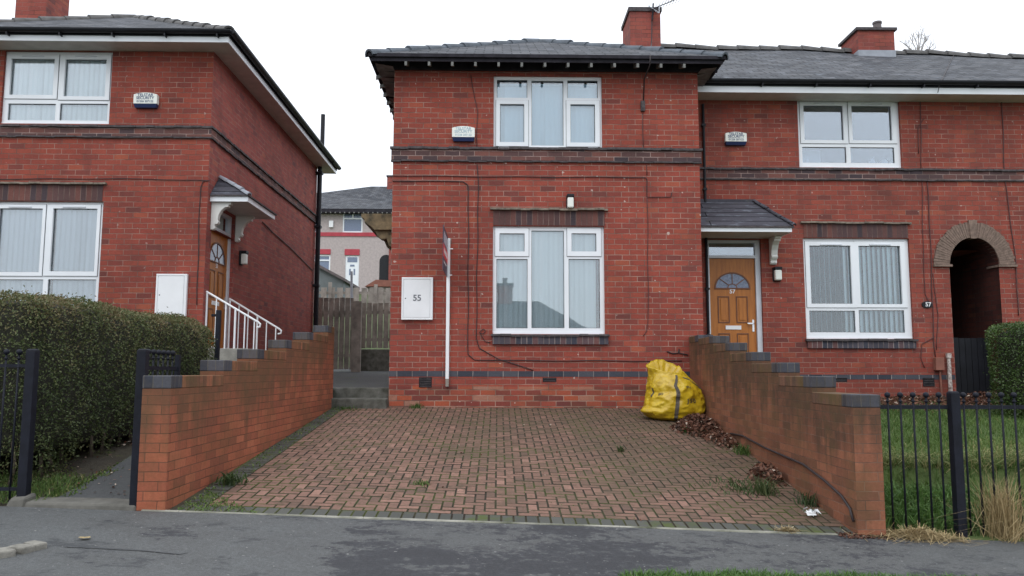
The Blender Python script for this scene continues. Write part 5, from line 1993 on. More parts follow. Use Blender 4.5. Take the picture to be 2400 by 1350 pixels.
# ------------------------------------------------------------------ hedges
def hedge(label, x0, x1, y0, y1, z0, z1, n, mat, r=.28, top_brown=True, leaf=(.027, .014), faces='fltr', stems=True, zfun=None):
    o = thing('hedge', ((x0 + x1) / 2, (y0 + y1) / 2, z0), label, 'hedge', 'clipped privet hedges')
    W, D, H = x1 - x0, y1 - y0, z1 - z0
    areas = {'f': W * H, 'b': W * H, 'r': D * H, 'l': D * H, 't': W * D}
    use = [k for k in areas if k in faces]
    tot = sum(areas[k] for k in use)
    P = []
    for k in use:
        m = int(n * areas[k] / tot)
        u, v = RNG.random(m), RNG.random(m)
        X, Y_, Z = x0 + u * W, y0 + u * D, z0 + v * H
        c = np.empty((m, 3))
        if k in 'fb':
            c[:, 0], c[:, 1], c[:, 2] = X, (y0 if k == 'f' else y1), Z
        elif k in 'rl':
            c[:, 0], c[:, 1], c[:, 2] = (x1 if k == 'r' else x0), Y_, Z
        else:
            c[:, 0], c[:, 1], c[:, 2] = X, y0 + v * D, z1
        P.append(c)
    P = np.concatenate(P)
    lo, hi = np.array([x0 + r, y0 + r, z0 + .05]), np.array([x1 - r, y1 - r, z1 - r])
    Qc = np.clip(P, lo, hi)
    d = P - Qc
    L = np.linalg.norm(d, axis=1)[:, None]
    d = np.where(L > 1e-6, d / np.maximum(L, 1e-6), 0)
    low = np.sin(P[:, 0] * 3.1 + P[:, 2] * 2.3) * np.sin(P[:, 1] * 2.7 + P[:, 2] * 3.3 + 1) * .022 + np.sin(P[:, 0] * 9 + P[:, 1] * 8) * np.sin(P[:, 2] * 11 + P[:, 1] * 5) * .022
    jit = np.abs(RNG.normal(0, .030, len(P)))
    Pn = Qc + d * np.minimum(L, r) + d * (low - jit)[:, None]
    Pn += RNG.normal(0, .008, Pn.shape)
    Pn += d * ((RNG.random(len(Pn)) < .02) * RNG.uniform(.02, .075, len(Pn)))[:, None]
    if zfun is not None:      # ragged, thinner skirt near the ground
        g = np.array([zfun(a, b_) for a, b_ in zip(Pn[:, 0], Pn[:, 1])])
        hgt = Pn[:, 2] - g
        keep = RNG.random(len(Pn)) < np.clip((hgt + .02 + .16 * np.sin(Pn[:, 1] * 5) * np.sin(Pn[:, 1] * 2.3)) / .26, 0, 1)
        Pn, d, jit = Pn[keep], d[keep], jit[keep]
    hrel = (Pn[:, 2] - z0) / H
    clump = np.sin(Pn[:, 0] * 5 + Pn[:, 2] * 7) * np.sin(Pn[:, 1] * 6 - Pn[:, 2] * 5) * .10
    t = RNG.normal(.38, .11, len(Pn)) + clump
    if top_brown:
        t += np.clip((hrel - .50) / .45, 0, 1) * RNG.uniform(.12, .48, len(Pn))
        t += np.clip((.25 - hrel) / .25, 0, 1) * RNG.uniform(0, .5, len(Pn))
    leaves('foliage', Pn, leaf[0], leaf[1], t, mat, o)
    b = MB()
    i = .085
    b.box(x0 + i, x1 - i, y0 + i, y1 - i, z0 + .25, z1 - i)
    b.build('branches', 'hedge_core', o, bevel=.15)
    if stems:
        m = 0
        y = y0 + .1
        while y < y1 and m < 22:
            x = x1 - random.uniform(.10, .22)
            g = zfun(x, y) if zfun else z0
            b = MB()
            b.tube([(x + random.uniform(-.05, .05), y, g - .05), (x + random.uniform(-.04, .04), y + random.uniform(-.05, .05), g + .2), (x - .06, y + random.uniform(-.1, .1), g + .5)], [.022, .017, .012], 6)
            b.build('stem', 'bark', o, smooth=True)
            y += random.uniform(.15, .32)
            m += 1
    return o


gsoil = lambda x, y: z_lpath(y) - 0.02 + max(0, (-3.6 - x)) * 0.03
hedge('big clipped hedge with a brown top left of the orange wall', -8.6, -3.93, 6.86, 11.25, .60, 2.30, 125000, 'hedge', .30, faces='frt', zfun=gsoil)
hxl = at(2306, 850, 11.6).x
hedge('green clipped hedge at the right edge of the lawn', hxl, hxl + 3.0, 10.4, 11.6, .85, at(2350, 750, 10.4).z, 46000, 'hedge_green', .16, top_brown=False, leaf=(.032, .016), faces='fltb', stems=False)

# ------------------------------------------------------------------ grass, weeds, leaves
def pts_on(n, x0, x1, y0, y1, zf, accept=None):
    x, y = RNG.uniform(x0, x1, n), RNG.uniform(y0, y1, n)
    if accept is not None:
        k = np.array([accept(a, c) for a, c in zip(x, y)])
        x, y = x[k], y[k]
    z = np.array([zf(a, c) for a, c in zip(x, y)])
    return np.stack([x, y, z], 1)


def t_lawn(P):
    n = np.sin(P[:, 0] * 1.9 + P[:, 1] * 1.1) * np.sin(P[:, 1] * 2.3 - P[:, 0]) * .12
    bank = np.exp(-((P[:, 1] - 8.0) / .6) ** 2) * .34 + np.where(P[:, 1] < 7.5, -.08, 0)
    return RNG.normal(.42, .13, len(P)) + n + bank + (RNG.random(len(P)) > .985) * .6


Pg = np.concatenate([pts_on(26000, 3.0, 9.5, 6.5, 9.0, z_lawn), pts_on(24000, 3.2, 11, 9.0, 12.2, z_lawn)])
Vb = blade_verts(Pg, .075, .6, .009)
o = raw_mesh('lawn_grass', Vb, 4, np.repeat(t_lawn(Pg), 2), 'grass')
tag(o, 'rough green lawn behind the black railing', 'grass', kind='stuff')
Pl = pts_on(5200, 3.05, 6.2, 6.55, 7.35, z_lawn)
o = raw_mesh('long_grass', blade_verts(Pl, .17, 1.1, .011), 4, np.repeat(RNG.normal(.45, .18, len(Pl)), 2), 'grass_lush')
tag(o, 'longer lush grass at the foot of the railing', 'grass', kind='stuff')
Pl = pts_on(4600, 3.1, 6.6, 7.47, 7.85, z_lawn)
o = raw_mesh('bank_grass', blade_verts(Pl, .15, 1.9, .007), 4, np.repeat(RNG.normal(.88, .12, len(Pl)) - (RNG.random(len(Pl)) < .45) * .5, 2), 'grass')
tag(o, 'dry overhanging grass along the lawn bank', 'grass', kind='stuff')


def verge_ok(x, y):
    e = 5.15 + .03 * (x - 1.9) - ((x - 2.2) / 1.4) ** 4 * .11 + .018 * math.sin(x * 9) + .01 * math.sin(x * 31)
    return y < e


Pv = pts_on(17000, .75, 4.0, 4.75, 5.25, z_pave, verge_ok)
o = raw_mesh('verge_grass', blade_verts(Pv, .06, .7, .007), 4, np.repeat(RNG.normal(.45, .2, len(Pv)), 2), 'grass_lush')
tag(o, 'bright grass verge along the near edge of the pavement', 'grass', kind='stuff')
Pm = pts_on(3000, -5.2, -3.62, 6.5, 7.3, gsoil)
o = raw_mesh('border_grass', blade_verts(Pm, .07, .9, .008), 4, np.repeat(RNG.normal(.5, .2, len(Pm)), 2), 'grass')
tag(o, 'thin grass and moss below the left hedge', 'grass', kind='stuff')


def tuft(label, x, y, zf, n, h, spread, mat, lean=.8, w=.008, cat='weed', name='weed', tm=.5, tags=None):
    P = np.stack([RNG.normal(x, spread, n), RNG.normal(y, spread, n), np.zeros(n)], 1)
    P[:, 2] = [zf(a, c) for a, c in P[:, :2]]
    o = blades(name, P, h, lean, w, RNG.normal(tm, .2, n), mat)
    if tags:
        o['kind'] = tags
    return tag(o, label, cat, 'weeds growing on the drive' if cat == 'weed' else None)


dpt = lambda px, py, Y: at(px, py, Y)
tuft('bushy green weed at the foot of the orange wall', -2.42, 7.38, z_drive, 90, .11, .06, 'weed', 1.2, .016, tm=.4)
tuft('small grass tuft in the middle of the drive', at(1455, 1035, 9.3).x, 9.3, z_drive, 60, .08, .018, 'weed', .9, .009)
tuft('low mossy tuft near the front left of the drive', at(990, 1125, 7.55).x, 7.55, z_drive, 70, .04, .04, 'grass', 1.1, .009)
tuft('big green tuft by the foot of the dirty wall', 2.52, 7.60, z_drive, 120, .16, .055, 'weed', .9, .010, tm=.55)
tuft('straggly weeds spreading around the big tuft', 2.35, 7.75, z_drive, 260, .06, .17, 'weed', 1.3, .010, tm=.5, tags='stuff')
tuft('dark weed against the foot of the dirty wall', 2.80, 7.25, z_drive, 70, .12, .045, 'weed', .6, .010, tm=.2)
tuft('weed at the house foot below the meter box', at(975, 945, 12.42).x, 12.42, z_drive, 70, .08, .05, 'grass', 1.0, .009, tm=.2)
tuft('weed in front of the entrance steps', -2.30, 12.2, z_drive, 90, .06, .09, 'grass', 1.2, .010, tm=.25)
tuft('green weed beside the pile of leaves', at(1610, 1018, 10.6).x, 10.6, z_drive, 60, .09, .04, 'grass_lush', 1, .012, tm=.3)
tuft('clump of weeds halfway down the dirty wall', 2.86, 9.3, z_drive, 90, .13, .045, 'grass', 1, .010, tm=.3)
# scattered moss sprigs in the joints: countless
Ps = pts_on(1500, -2.35, 2.9, 6.45, 12.3, lambda x, y: z_drive(x, y) - .004, lambda x, y: x < xwall_r(y) - .05 and math.sin(x * 2.1 + y) + math.sin(y * 3.3 - x) > -.2)
o = raw_mesh('moss', blade_verts(Ps, .014, 1.1, .010), 4, np.repeat(RNG.normal(.55, .2, len(Ps)), 2), 'grass')
tag(o, 'sprigs of moss in the joints of the drive', 'moss', kind='stuff')
Ps = np.concatenate([pts_on(450, -2.57, -2.36, 6.45, 12.2, z_drive), pts_on(650, -2.55, -1.9, 6.44, 7.1, z_drive, lambda x, y: (x + 2.5) + (y - 6.5) < .55)])
o = raw_mesh('edge_moss', blade_verts(Ps, .022, 1.2, .012), 4, np.repeat(RNG.normal(.62, .15, len(Ps)), 2), 'grass')
tag(o, 'bright moss along the left border of the drive', 'moss', kind='stuff')


Ps = np.concatenate([pts_on(900, -3.66, -3.42, 6.68, 9.4, lambda x, y: z_lpath(y) + (.07 if y > 8.2 else 0), lambda x, y: x < -3.50 + .06 * math.sin(y * 5)), pts_on(500, -4.3, -3.6, 6.9, 8.6, gsoil, lambda x, y: math.sin(x * 5 + y * 3) > .1)])
o = raw_mesh('path_moss', blade_verts(Ps, .022, 1.2, .014), 4, np.repeat(RNG.normal(.62, .15, len(Ps)), 2), 'grass')
tag(o, 'bright moss along the edge of the garden path', 'moss', kind='stuff')
Pd = pts_on(160, -4.2, -2.95, 6.7, 9.0, lambda x, y: z_lpath(y) + .012 + (.07 if y > 8.2 else 0))
o = leaves('scattered_leaves', Pd, .035, .02, RNG.normal(.6, .28, len(Pd)), 'litter', flat=.8)
tag(o, 'leaf scraps scattered on the garden path', 'leaves', kind='stuff')


def leaf_heap(name, label, cx, cy, rx_, ry_, h, n, zf, cat='leaves', xmax=None):
    a = RNG.uniform(0, 2 * math.pi, n)
    q = np.sqrt(RNG.random(n)) * RNG.uniform(.7, 1.15, n)
    x, y = cx + np.cos(a) * q * rx_, cy + np.sin(a) * q * ry_
    if xmax is not None:
        x = np.minimum(x, np.array([xmax(c) for c in y]) - RNG.uniform(.01, .05, n))
    z = np.array([zf(p, c) for p, c in zip(x, y)]) + np.maximum(0, 1 - q ** 2) * h * RNG.uniform(.55, 1.05, n) + .012
    o = leaves(name, np.stack([x, y, z], 1), .058, .034, RNG.normal(.5, .24, n) + (RNG.random(n) > .975) * .5, 'litter', flat=.35)
    return tag(o, label, cat, kind='stuff')


leaf_heap('fallen_leaves', 'heap of brown fallen leaves between the yellow sack and wall', 2.70, 10.70, .32, .50, .20, 1500, z_drive, xmax=xwall_r)
leaf_heap('fallen_leaves', 'trail of brown leaves along the dirty wall', 2.80, 10.0, .2, .45, .10, 420, z_drive, xmax=xwall_r)
leaf_heap('fallen_leaves', 'small drift of red brown leaves by the big tuft', 2.74, 8.15, .17, .28, .15, 330, z_drive, xmax=xwall_r)
leaf_heap('fallen_leaves', 'bed of brown leaves at the foot of the set back house', 6.6, 12.75, 3.0, .75, .12, 5200, z_lawn)
leaf_heap('fallen_leaves', 'brown leaves beside the passage mouth', 8.0, 12.8, .6, .4, .22, 900, z_lawn)
Pd = pts_on(140, -2.2, 2.9, 6.6, 12.2, lambda x, y: z_drive(x, y) + .008, lambda x, y: x < xwall_r(y) - .05)
o = leaves('scattered_leaves', Pd, .03, .018, RNG.normal(.75, .25, len(Pd)), 'litter', flat=.8)
tag(o, 'scraps of leaf and litter scattered on the drive', 'leaves', kind='stuff')
Pd = pts_on(260, 2.7, 3.1, 6.28, 6.45, lambda x, y: z_pave(x, y) + .01)
o = leaves('scattered_leaves', Pd, .03, .018, RNG.normal(.35, .25, len(Pd)), 'litter', flat=.7)
tag(o, 'dirt and leaf scraps at the end of the dirty wall', 'leaves', kind='stuff')


def straw_heap(label, cx, cy, rx_, ry_, h, n, zf, length=.22, name='dry_grass'):
    a = RNG.uniform(0, 2 * math.pi, n)
    q = np.minimum(np.abs(RNG.normal(0, .55, n)), 1.5)
    P = np.stack([cx + np.cos(a) * q * rx_, cy + np.sin(a) * q * ry_, np.zeros(n)], 1)
    P[:, 2] = np.array([zf(p, c) for p, c in P[:, :2]]) + np.maximum(0, 1 - q) * h * RNG.random(n) + .008
    d = unit(n)
    d[:, 2] *= .25
    d /= np.linalg.norm(d, axis=1)[:, None]
    s = np.cross(d, np.array([0, 0, 1.0]))
    s /= np.linalg.norm(s, axis=1)[:, None]
    L = (length * RNG.uniform(.4, 1.2, n))[:, None] * .5
    V = np.empty((n, 4, 3))
    V[:, 0] = P - d * L - s * .002; V[:, 1] = P - d * L + s * .002; V[:, 2] = P + d * L + s * .002; V[:, 3] = P + d * L - s * .002
    V[:, :, 2] = np.maximum(V[:, :, 2], np.array([[zf(p[0], p[1]) + .004 for p in r] for r in V[:, :, :2]]))
    o = raw_mesh(name, V.reshape(-1, 3), 4, RNG.normal(.55, .22, n), 'straw')
    return tag(o, label, 'dry grass', kind='stuff')


zmix = lambda x, y: max(z_pave(x, y), z_lawn(x, y) if y > 6.42 else -9)
straw_heap('flattened straw coloured grass under the railing', 3.36, 6.40, .38, .17, .06, 1500, zmix, .16)
straw_heap('straw coloured scraps on the front edge of the drive', at(1850, 1243, 6.42).x, 6.45, .11, .05, .03, 160, z_drive, .1)
# upright dry clump behind the railing
n = 420
P = np.stack([RNG.normal(4.09, .065, n), RNG.normal(6.50, .06, n), np.full(n, .27)], 1)
o = raw_mesh('dry_grass_clump', blade_verts(P, .46, .40, .005), 4, np.repeat(RNG.normal(.5, .2, n), 2), 'straw')
tag(o, 'tall dry grass clump growing through the railing', 'dry grass')
n = 90
P = np.stack([RNG.normal(4.10, .08, n), RNG.normal(6.40, .06, n), np.full(n, .26)], 1)
o = raw_mesh('dry_grass_clump', blade_verts(P, .42, 1.9, .005), 4, np.repeat(RNG.normal(.65, .2, n), 2), 'straw')
tag(o, 'drooping dry stalks spilling over the pavement', 'dry grass')

# black cable along the foot of the dirty wall
pt = []
for (px, py) in ((1712, 1016), (1740, 1021), (1790, 1048), (1850, 1074), (1882, 1088), (1930, 1124), (1972, 1162), (1992, 1192), (2000, 1222)):
    X = 2.9
    for _ in range(4):
        p = atx(px, py, X)
        X = xwall_r(p.y) - .016
    pt.append((X, p.y, p.z))
b = MB()
b.tube(pt, .011, 8)
tag(b.build('cable', 'cable', smooth=True), 'black cable sagging along the foot of the dirty wall', 'cable', 'cables clipped to the walls')
# crumpled white litter
c = at(1903, 1196, 6.9)
c.z = z_drive(c.x, c.y)
b = MB()
for i in range(9):
    a = Vector((random.uniform(-.07, .07), random.uniform(-.05, .05), random.uniform(.0, .03)))
    ps = [c + a + Vector((random.uniform(-.05, .05), random.uniform(-.04, .04), random.uniform(.0, .06))) for _ in range(4)]
    b.face(ps)
tag(b.build('litter', 'paper'), 'crumpled white litter near the foot of the dirty wall', 'litter')
c = at(195, 1277, 5.5)
o = leaves('fallen_leaf', np.array([[c.x + dx, c.y + dy, z_pave(c.x, c.y) + .012] for dx, dy in ((0, 0), (.02, .01), (-.02, .01), (.01, -.01), (.03, .01))]), .05, .035, np.array([.6] * 5), 'straw', flat=.97)
tag(o, 'yellowed leaf flattened on the pavement at the left', 'leaf')

# ------------------------------------------------------------------ yellow rubble sack
BX, BY = at(1577, 960, 11.62).x, 11.62
BZ = z_drive(BX, BY - .1) + .0


def bag_pt(th, t):
    """th: angle (0 = towards the camera), t: 0 foot .. 1 rim"""
    prof = [(0, .30), (.05, .41), (.16, .455), (.32, .455), (.48, .43), (.62, .395), (.74, .345), (.84, .29), (.92, .25), (1.0, .235)]
    for (a, p), (c_, q) in zip(prof, prof[1:]):
        if t <= c_:
            r = p + (q - p) * (t - a) / (c_ - a)
            break
    else:
        r = prof[-1][1]
    q = Vector((math.sin(th) * 1.0, math.cos(th) * 1.0, t * 1.9))
    n1 = mnoise.noise(q * 1.7 + Vector((3, 1, 7)))
    n2 = 1 - abs(mnoise.noise(q * 2.6 + Vector((9, 4, 2)))) * 2.2
    n3 = 1 - abs(mnoise.noise(q * 5.5 + Vector((1, 8, 5)))) * 2.0
    n4 = 1 - abs(mnoise.noise(q * 11 + Vector((4, 6, 2)))) * 2.0
    wr = .030 * n1 + .030 * (n2 - .4) + .016 * (n3 - .4) + .004 * (n4 - .4)
    r = r * (1 + .08 * math.cos(2 * th + .6)) + wr * (.5 if t < .08 else min(1, (r / .42) ** 1.5))
    lean = -.17 * max(0, t - .55) ** 1.1 * 1.3
    z = .765 * t + .02 * math.sin(2 * th + 1) * t
    if t > .55:
        k = ((t - .55) / .45) ** 1.4
        z += k * (-.095 * math.cos(th - .5) + .03 * mnoise.noise(q * 3.1))
        r += k * .10 * max(0, math.cos(th + 1.45)) ** 4
    r += .11 * math.exp(-((t - .17) / .09) ** 2) * max(0, math.cos(th + 1.15)) ** 8
    x = BX + math.sin(th) * r + lean + .03
    y = BY - math.cos(th) * r * .80
    return Vector((x, y, BZ - .01 + z))


sack = thing('rubble_sack', (BX, BY, BZ), 'yellow woven rubble sack with dark straps in the corner by the wall', 'sack')
b = MB()
nt_, nz_ = 120, 56
for j in range(nz_ + 1):
    for i in range(nt_):
        b.v.append(tuple(bag_pt(2 * math.pi * i / nt_, j / nz_)))
for j in range(8):                                   # inside of the open mouth
    for i in range(nt_):
        p = bag_pt(2 * math.pi * i / nt_, 1.0)
        cc = Vector((BX - .14, BY + .02, 0))
        k = 1 - .07 * (j + 1)
        b.v.append((cc.x + (p.x - cc.x) * k, cc.y + (p.y - cc.y) * k, p.z - .028 * (j + 1)))
rows = nz_ + 1 + 8
for j in range(rows - 1):
    for i in range(nt_):
        a, c_ = j * nt_ + i, j * nt_ + (i + 1) % nt_
        b.f.append((a, c_, c_ + nt_, a + nt_)); b.mi.append(0); b.t.append(.5)
b.f.append(tuple((rows - 1) * nt_ + i for i in range(nt_))); b.mi.append(0); b.t.append(.5)
b.f.append(tuple(reversed(range(nt_)))); b.mi.append(0); b.t.append(.5)
b.build('bag', 'bag', sack, smooth=True)


def bag_ribbon(path, w, mat, name):
    m = MB()
    n = 40
    prev = None
    for i in range(n + 1):
        f = i / n * (len(path) - 1)
        k = min(int(f), len(path) - 2)
        u = f - k
        th = path[k][0] + (path[k + 1][0] - path[k][0]) * u
        t = path[k][1] + (path[k + 1][1] - path[k][1]) * u
        ctr = Vector((BX, BY, 0))
        cur = []
        for s in (-1, 0, 1):
            p = bag_pt(th + s * w, t)
            o_ = Vector((p.x - ctr.x, p.y - ctr.y, 0)).normalized() * .009
            cur.append(p + o_)
        if prev:
            for a in range(2):
                m.face([prev[a], prev[a + 1], cur[a + 1], cur[a]])
        prev = cur
    return m.build(name, mat, sack, smooth=True)


bag_ribbon([(.18, .90), (.06, .80), (-.10, .66), (-.07, .5), (-.10, .3), (-.14, .12), (-.16, .01)], .055, 'strap', 'strap')
bag_ribbon([(.55, .88), (.85, .78), (1.05, .66), (1.2, .55)], .06, 'strap', 'strap')
bag_ribbon([(-.95, .62), (-.98, .45)], .03, 'strap', 'strap')


def bag_text(u, v, th0, t0):
    th, t = th0 + u / .40, t0 + v / .86
    p = bag_pt(th, t)
    o_ = Vector((p.x - BX, p.y - BY, 0)).normalized() * .008
    return p + o_


lettering([('J S D', .09, 0, 0)], lambda u, v: bag_text(u, v, .42, .36), 'strap', 'lettering', sack)
lettering([('JSD', .05, 0, 0)], lambda u, v: bag_text(u, v, .35, .62), 'strap', 'lettering', sack)
lettering([('JSD', .05, 0, 0)], lambda u, v: bag_text(u, v, -.62, .50), 'strap', 'lettering', sack)

# ------------------------------------------------------------------ between the houses and beyond
def board_fence(name, label, x0, x1, Y, z0, z1, bw, gap, mat, cat, rails=2, group=None, jitter=.012, posts=()):
    o = thing(name, ((x0 + x1) / 2, Y, z0), label, cat, group)
    b = MB()
    x = x0
    while x < x1 - .02:
        b.box(x, min(x + bw, x1), Y - .011, Y + .011, z0 + random.uniform(0, .02), z1 + random.uniform(-jitter, jitter))
        x += bw + gap
    b.build('boards', mat, o)
    for k in range(rails):
        z = z0 + (z1 - z0) * (.2 + .6 * k / max(1, rails - 1))
        m = MB()
        m.box(x0, x1, Y + .012, Y + .05, z - .04, z + .04)
        m.build('rail', mat, o)
    for (p, zt) in posts:
        m = MB()
        m.box(p - .05, p + .05, Y - .07, Y - .013, z0 - .1, zt)
        m.build('post', 'fence_pale', o)
    return o


gx0, gx1 = at(744, 780, 20.6).x, at(827, 780, 20.6).x
board_fence('wooden_gate', 'weathered slatted wooden gate between the houses', gx0, gx1, 20.6, at(780, 867, 20.6).z, at(780, 698, 20.6).z, .125, .016, 'fence_wood', 'gate')
p0, p1 = at(825, 780, 20.4), at(846, 780, 20.4)
b = MB()
b.box(p0.x, p1.x, 20.36, 20.5, at(835, 872, 20.4).z, at(835, 706, 20.4).z)
tag(b.build('gate_post', 'fence_wood'), 'broad weathered post beside the wooden gate', 'post')
board_fence('wooden_fence', 'weathered slatted fence panel right of the wooden gate', at(846, 780, 21.4).x, at(940, 780, 21.4).x, 21.4, at(880, 817, 21.4).z, at(880, 711, 21.4).z, .13, .022, 'fence_wood', 'fence', group='slatted wooden fences')
b = MB()
b.box(at(842, 840, 21.5).x, at(960, 840, 21.5).x, 21.3, 21.7, 1.4, at(880, 819, 21.5).z)
tag(b.build('retaining_wall', 'step', bevel=.02), 'low dark stone wall under the fence panel', 'wall')
x0, x1 = at(742, 690, 24).x, at(940, 690, 24).x
board_fence('wooden_fence', 'paler slatted fence higher up beyond the gate', x0 - .6, x1, 24.0, at(800, 735, 24).z, at(800, 674, 24).z, .17, .075, 'fence_pale', 'fence', group='slatted wooden fences',
            posts=[(at(774, 690, 24).x, at(774, 662, 24).z), (at(881, 690, 24).x, at(881, 667, 24).z)])
b = MB()
q0, q1 = at(824, 740, 22.5), at(824, 636, 22.5)
b.tube([q0, q1], .035, 8)
tag(b.build('metal_post', 'lead'), 'thin grey pole behind the wooden gate', 'post')
# grey shed
sh = thing('garden_shed', at(780, 690, 27), 'grey shed with a sloping roof beyond the gate', 'shed', 'sheds in the back gardens')
s0, s1 = at(700, 650, 27).x, at(806, 650, 27).x
zz0, zl, zr = 1.4 + 2.2, at(745, 622, 27).z, at(812, 658, 27).z
b = MB()
sl_ = (zr - zl) / (at(812, 658, 27).x - at(745, 622, 27).x)
zs0 = zl + (s0 - at(745, 622, 27).x) * sl_
zs1 = zl + (s1 - at(745, 622, 27).x) * sl_
b.prism([(s0, zz0), (s1, zz0), (s1, zs1 - .05), (s0, zs0 - .05)], 'y', 27, 29.5)
b.build('wall', 'shed_grey', sh)
b = MB()
e0, e1 = s0 - .1, at(812, 658, 27).x
b.prism([(e0, zs0 - .05 - .1 * sl_), (e1, zr - .05), (e1, zr + .05), (e0, zs0 + .05 - .1 * sl_)], 'y', 26.85, 29.6)
b.build('roof', 'pot', sh)
sh2 = thing('garden_shed', at(885, 690, 31), 'small shed with a shallow brown roof right of the grey one', 'shed', 'sheds in the back gardens')
a0, a1 = at(856, 670, 31).x, at(925, 670, 31).x
za, zp_ = at(880, 672, 31).z, at(882, 656, 31).z
b = MB()
b.box(a0 + .1, a1, 31, 33, 4.0, za)
b.build('wall', 'fence_wood', sh2)
b = MB()
b.prism([(a0, za), (a1 + .3, za), (a1 + .3, zp_ - .05), (at(882, 656, 31).x, zp_)], 'y', 30.9, 33.1)
b.build('roof', 'terracotta', sh2)

# pale rendered house up the hill
YB = 50.0
BGH = thing('rendered_house', (at(850, 660, YB).x, YB + 4, at(850, 668, YB).z), 'pale rendered house with red bands on the hill between the two houses', 'house')
k9 = lambda a, c_, d, e: rect(a, c_, d, e, YB)
hx0, hx1 = at(640, 600, YB).x, at(1010, 600, YB).x
zg, ze = at(820, 674, YB).z - .6, at(820, 494, YB).z
win1, win2, win3, win4 = k9(803, 498, 850, 545), k9(715, 597, 774, 640), k9(735, 498, 752, 545), k9(897, 498, 945, 530)
dr = k9(809, 599, 841, 672)
ahole = k9(889, 608, 920, 662)
b = MB()
b.wall('y', YB, hx0, hx1, zg, ze, [win1, win2, win3, win4, dr], .12)
shell(b, hx0, hx1, YB, YB + 8, zg, ze)
b.build('wall', 'render', BGH)
zb1, zb0 = at(820, 545, YB).z, at(820, 554, YB).z
bx('band', 'red_paint', BGH, hx0, hx1, YB - .06, YB - .005, zb0, zb1)
for r in (k9(715, 584, 775, 596), k9(808, 584, 843, 598)):
    bx('lintel', 'red_paint', BGH, r[0], r[1], YB - .05, YB - .004, r[2], r[3])
for r in (win1, win2, win3, win4):
    wf = MB()
    ww, hh = r[1] - r[0], r[3] - r[2]
    tr_ = r[2] + hh * .70
    xm_ = (r[0] + r[1]) / 2
    panes = [(r[0] + .09, r[1] - .09, r[2] + .09, tr_ - .04), (r[0] + .09, xm_ - .05, tr_ + .05, r[3] - .09), (xm_ + .05, r[1] - .09, tr_ + .05, r[3] - .09)]
    wf.wall('y', YB + .04, r[0], r[1], r[2], r[3], panes, .06)
    wo = wf.build('window', 'upvc', BGH)
    g = MB()
    g.box(r[0] + .05, r[1] - .05, YB + .08, YB + .09, r[2] + .05, r[3] - .05)
    g.build('pane', 'glass_blue', wo)
b = MB()
b.box(dr[0], dr[1], YB + .05, YB + .11, dr[2], dr[3])
do = b.build('door', 'upvc', BGH)
dxm = (dr[0] + dr[1]) / 2
b = MB()
b.box(dr[0] + .12, dr[1] - .12, YB + .035, YB + .048, dr[3] - .42, dr[3] - .1)
b.build('fanlight', 'glass_blue', do)
b = MB()
for u in (-.14, .14):
    b.box(dxm + u - .05, dxm + u + .05, YB + .035, YB + .048, dr[2] + .75, dr[2] + 1.15)
b.box(dxm - .14, dxm + .14, YB + .035, YB + .048, dr[2] + 1.3, dr[2] + 1.42)
b.build('door_light', 'glass_blue', do)
b = MB()
n = 12
xm_, hw = (ahole[0] + ahole[1]) / 2, (ahole[1] - ahole[0]) / 2
b.prism([(ahole[0], zg), (ahole[1], zg)] + [(xm_ + hw * math.cos(math.pi * i / n), ahole[3] - hw + hw * math.sin(math.pi * i / n) + .3) for i in range(n + 1)], 'y', YB - .012, YB - .002)
b.build('arch_shade_panel', 'dark_room', BGH)  # flat dark panel on the wall, painted as the unlit arch opening
bx('brick_pier', 'brick_side', BGH, at(912, 600, YB).x, at(930, 600, YB).x, YB - .15, YB - .02, zg, zb0 - .5)
zrb = at(880, 437, YB + 4).z
x5, x6 = at(770, 440, YB + 4).x, at(870, 437, YB + 4).x
b = MB()
ee = at(820, 489, YB - .5).z
b.face([(hx0 - .5, YB - .5, ee), (hx1 + .5, YB - .5, ee), (hx1 + .5, YB + 4, zrb), (x6, YB + 4, zrb), (x5 - .5, YB + 4, at(770, 452, YB + 4).z), (hx0 - .5, YB + 4, at(750, 452, YB + 4).z)])
b.face([(hx1 + .5, YB + 8.5, ee), (hx0 - .5, YB + 8.5, ee), (hx0 - .5, YB + 4, at(750, 452, YB + 4).z), (x5 - .5, YB + 4, at(770, 452, YB + 4).z), (x6, YB + 4, zrb), (hx1 + .5, YB + 4, zrb)])
b.box(hx0 - .5, hx1 + .5, YB - .5, YB + .1, ee - .25, ee - .02, 1)
b.build('roof', ['slate', 'dark_wood'], BGH)
for i in range(16):
    x = at(752 + i * 11, 491, YB - .5).x
    bx('rafter', 'rafter', BGH, x, x + .07, YB - .56, YB - .5, ee - .30, ee - .22)
cc = at(910, 430, YB + 4).x
chimney(BGH, cc, cc + 1.1, YB + 3.4, YB + 4.4, zrb - 1, at(915, 419, YB + 4).z, .05, .1)
b = MB()
p = at(777, 526, YB)
b.box(p.x - .13, p.x + .13, YB - .16, YB - .01, p.z - .2, p.z + .22)
b.build('alarm_box', 'white', BGH)

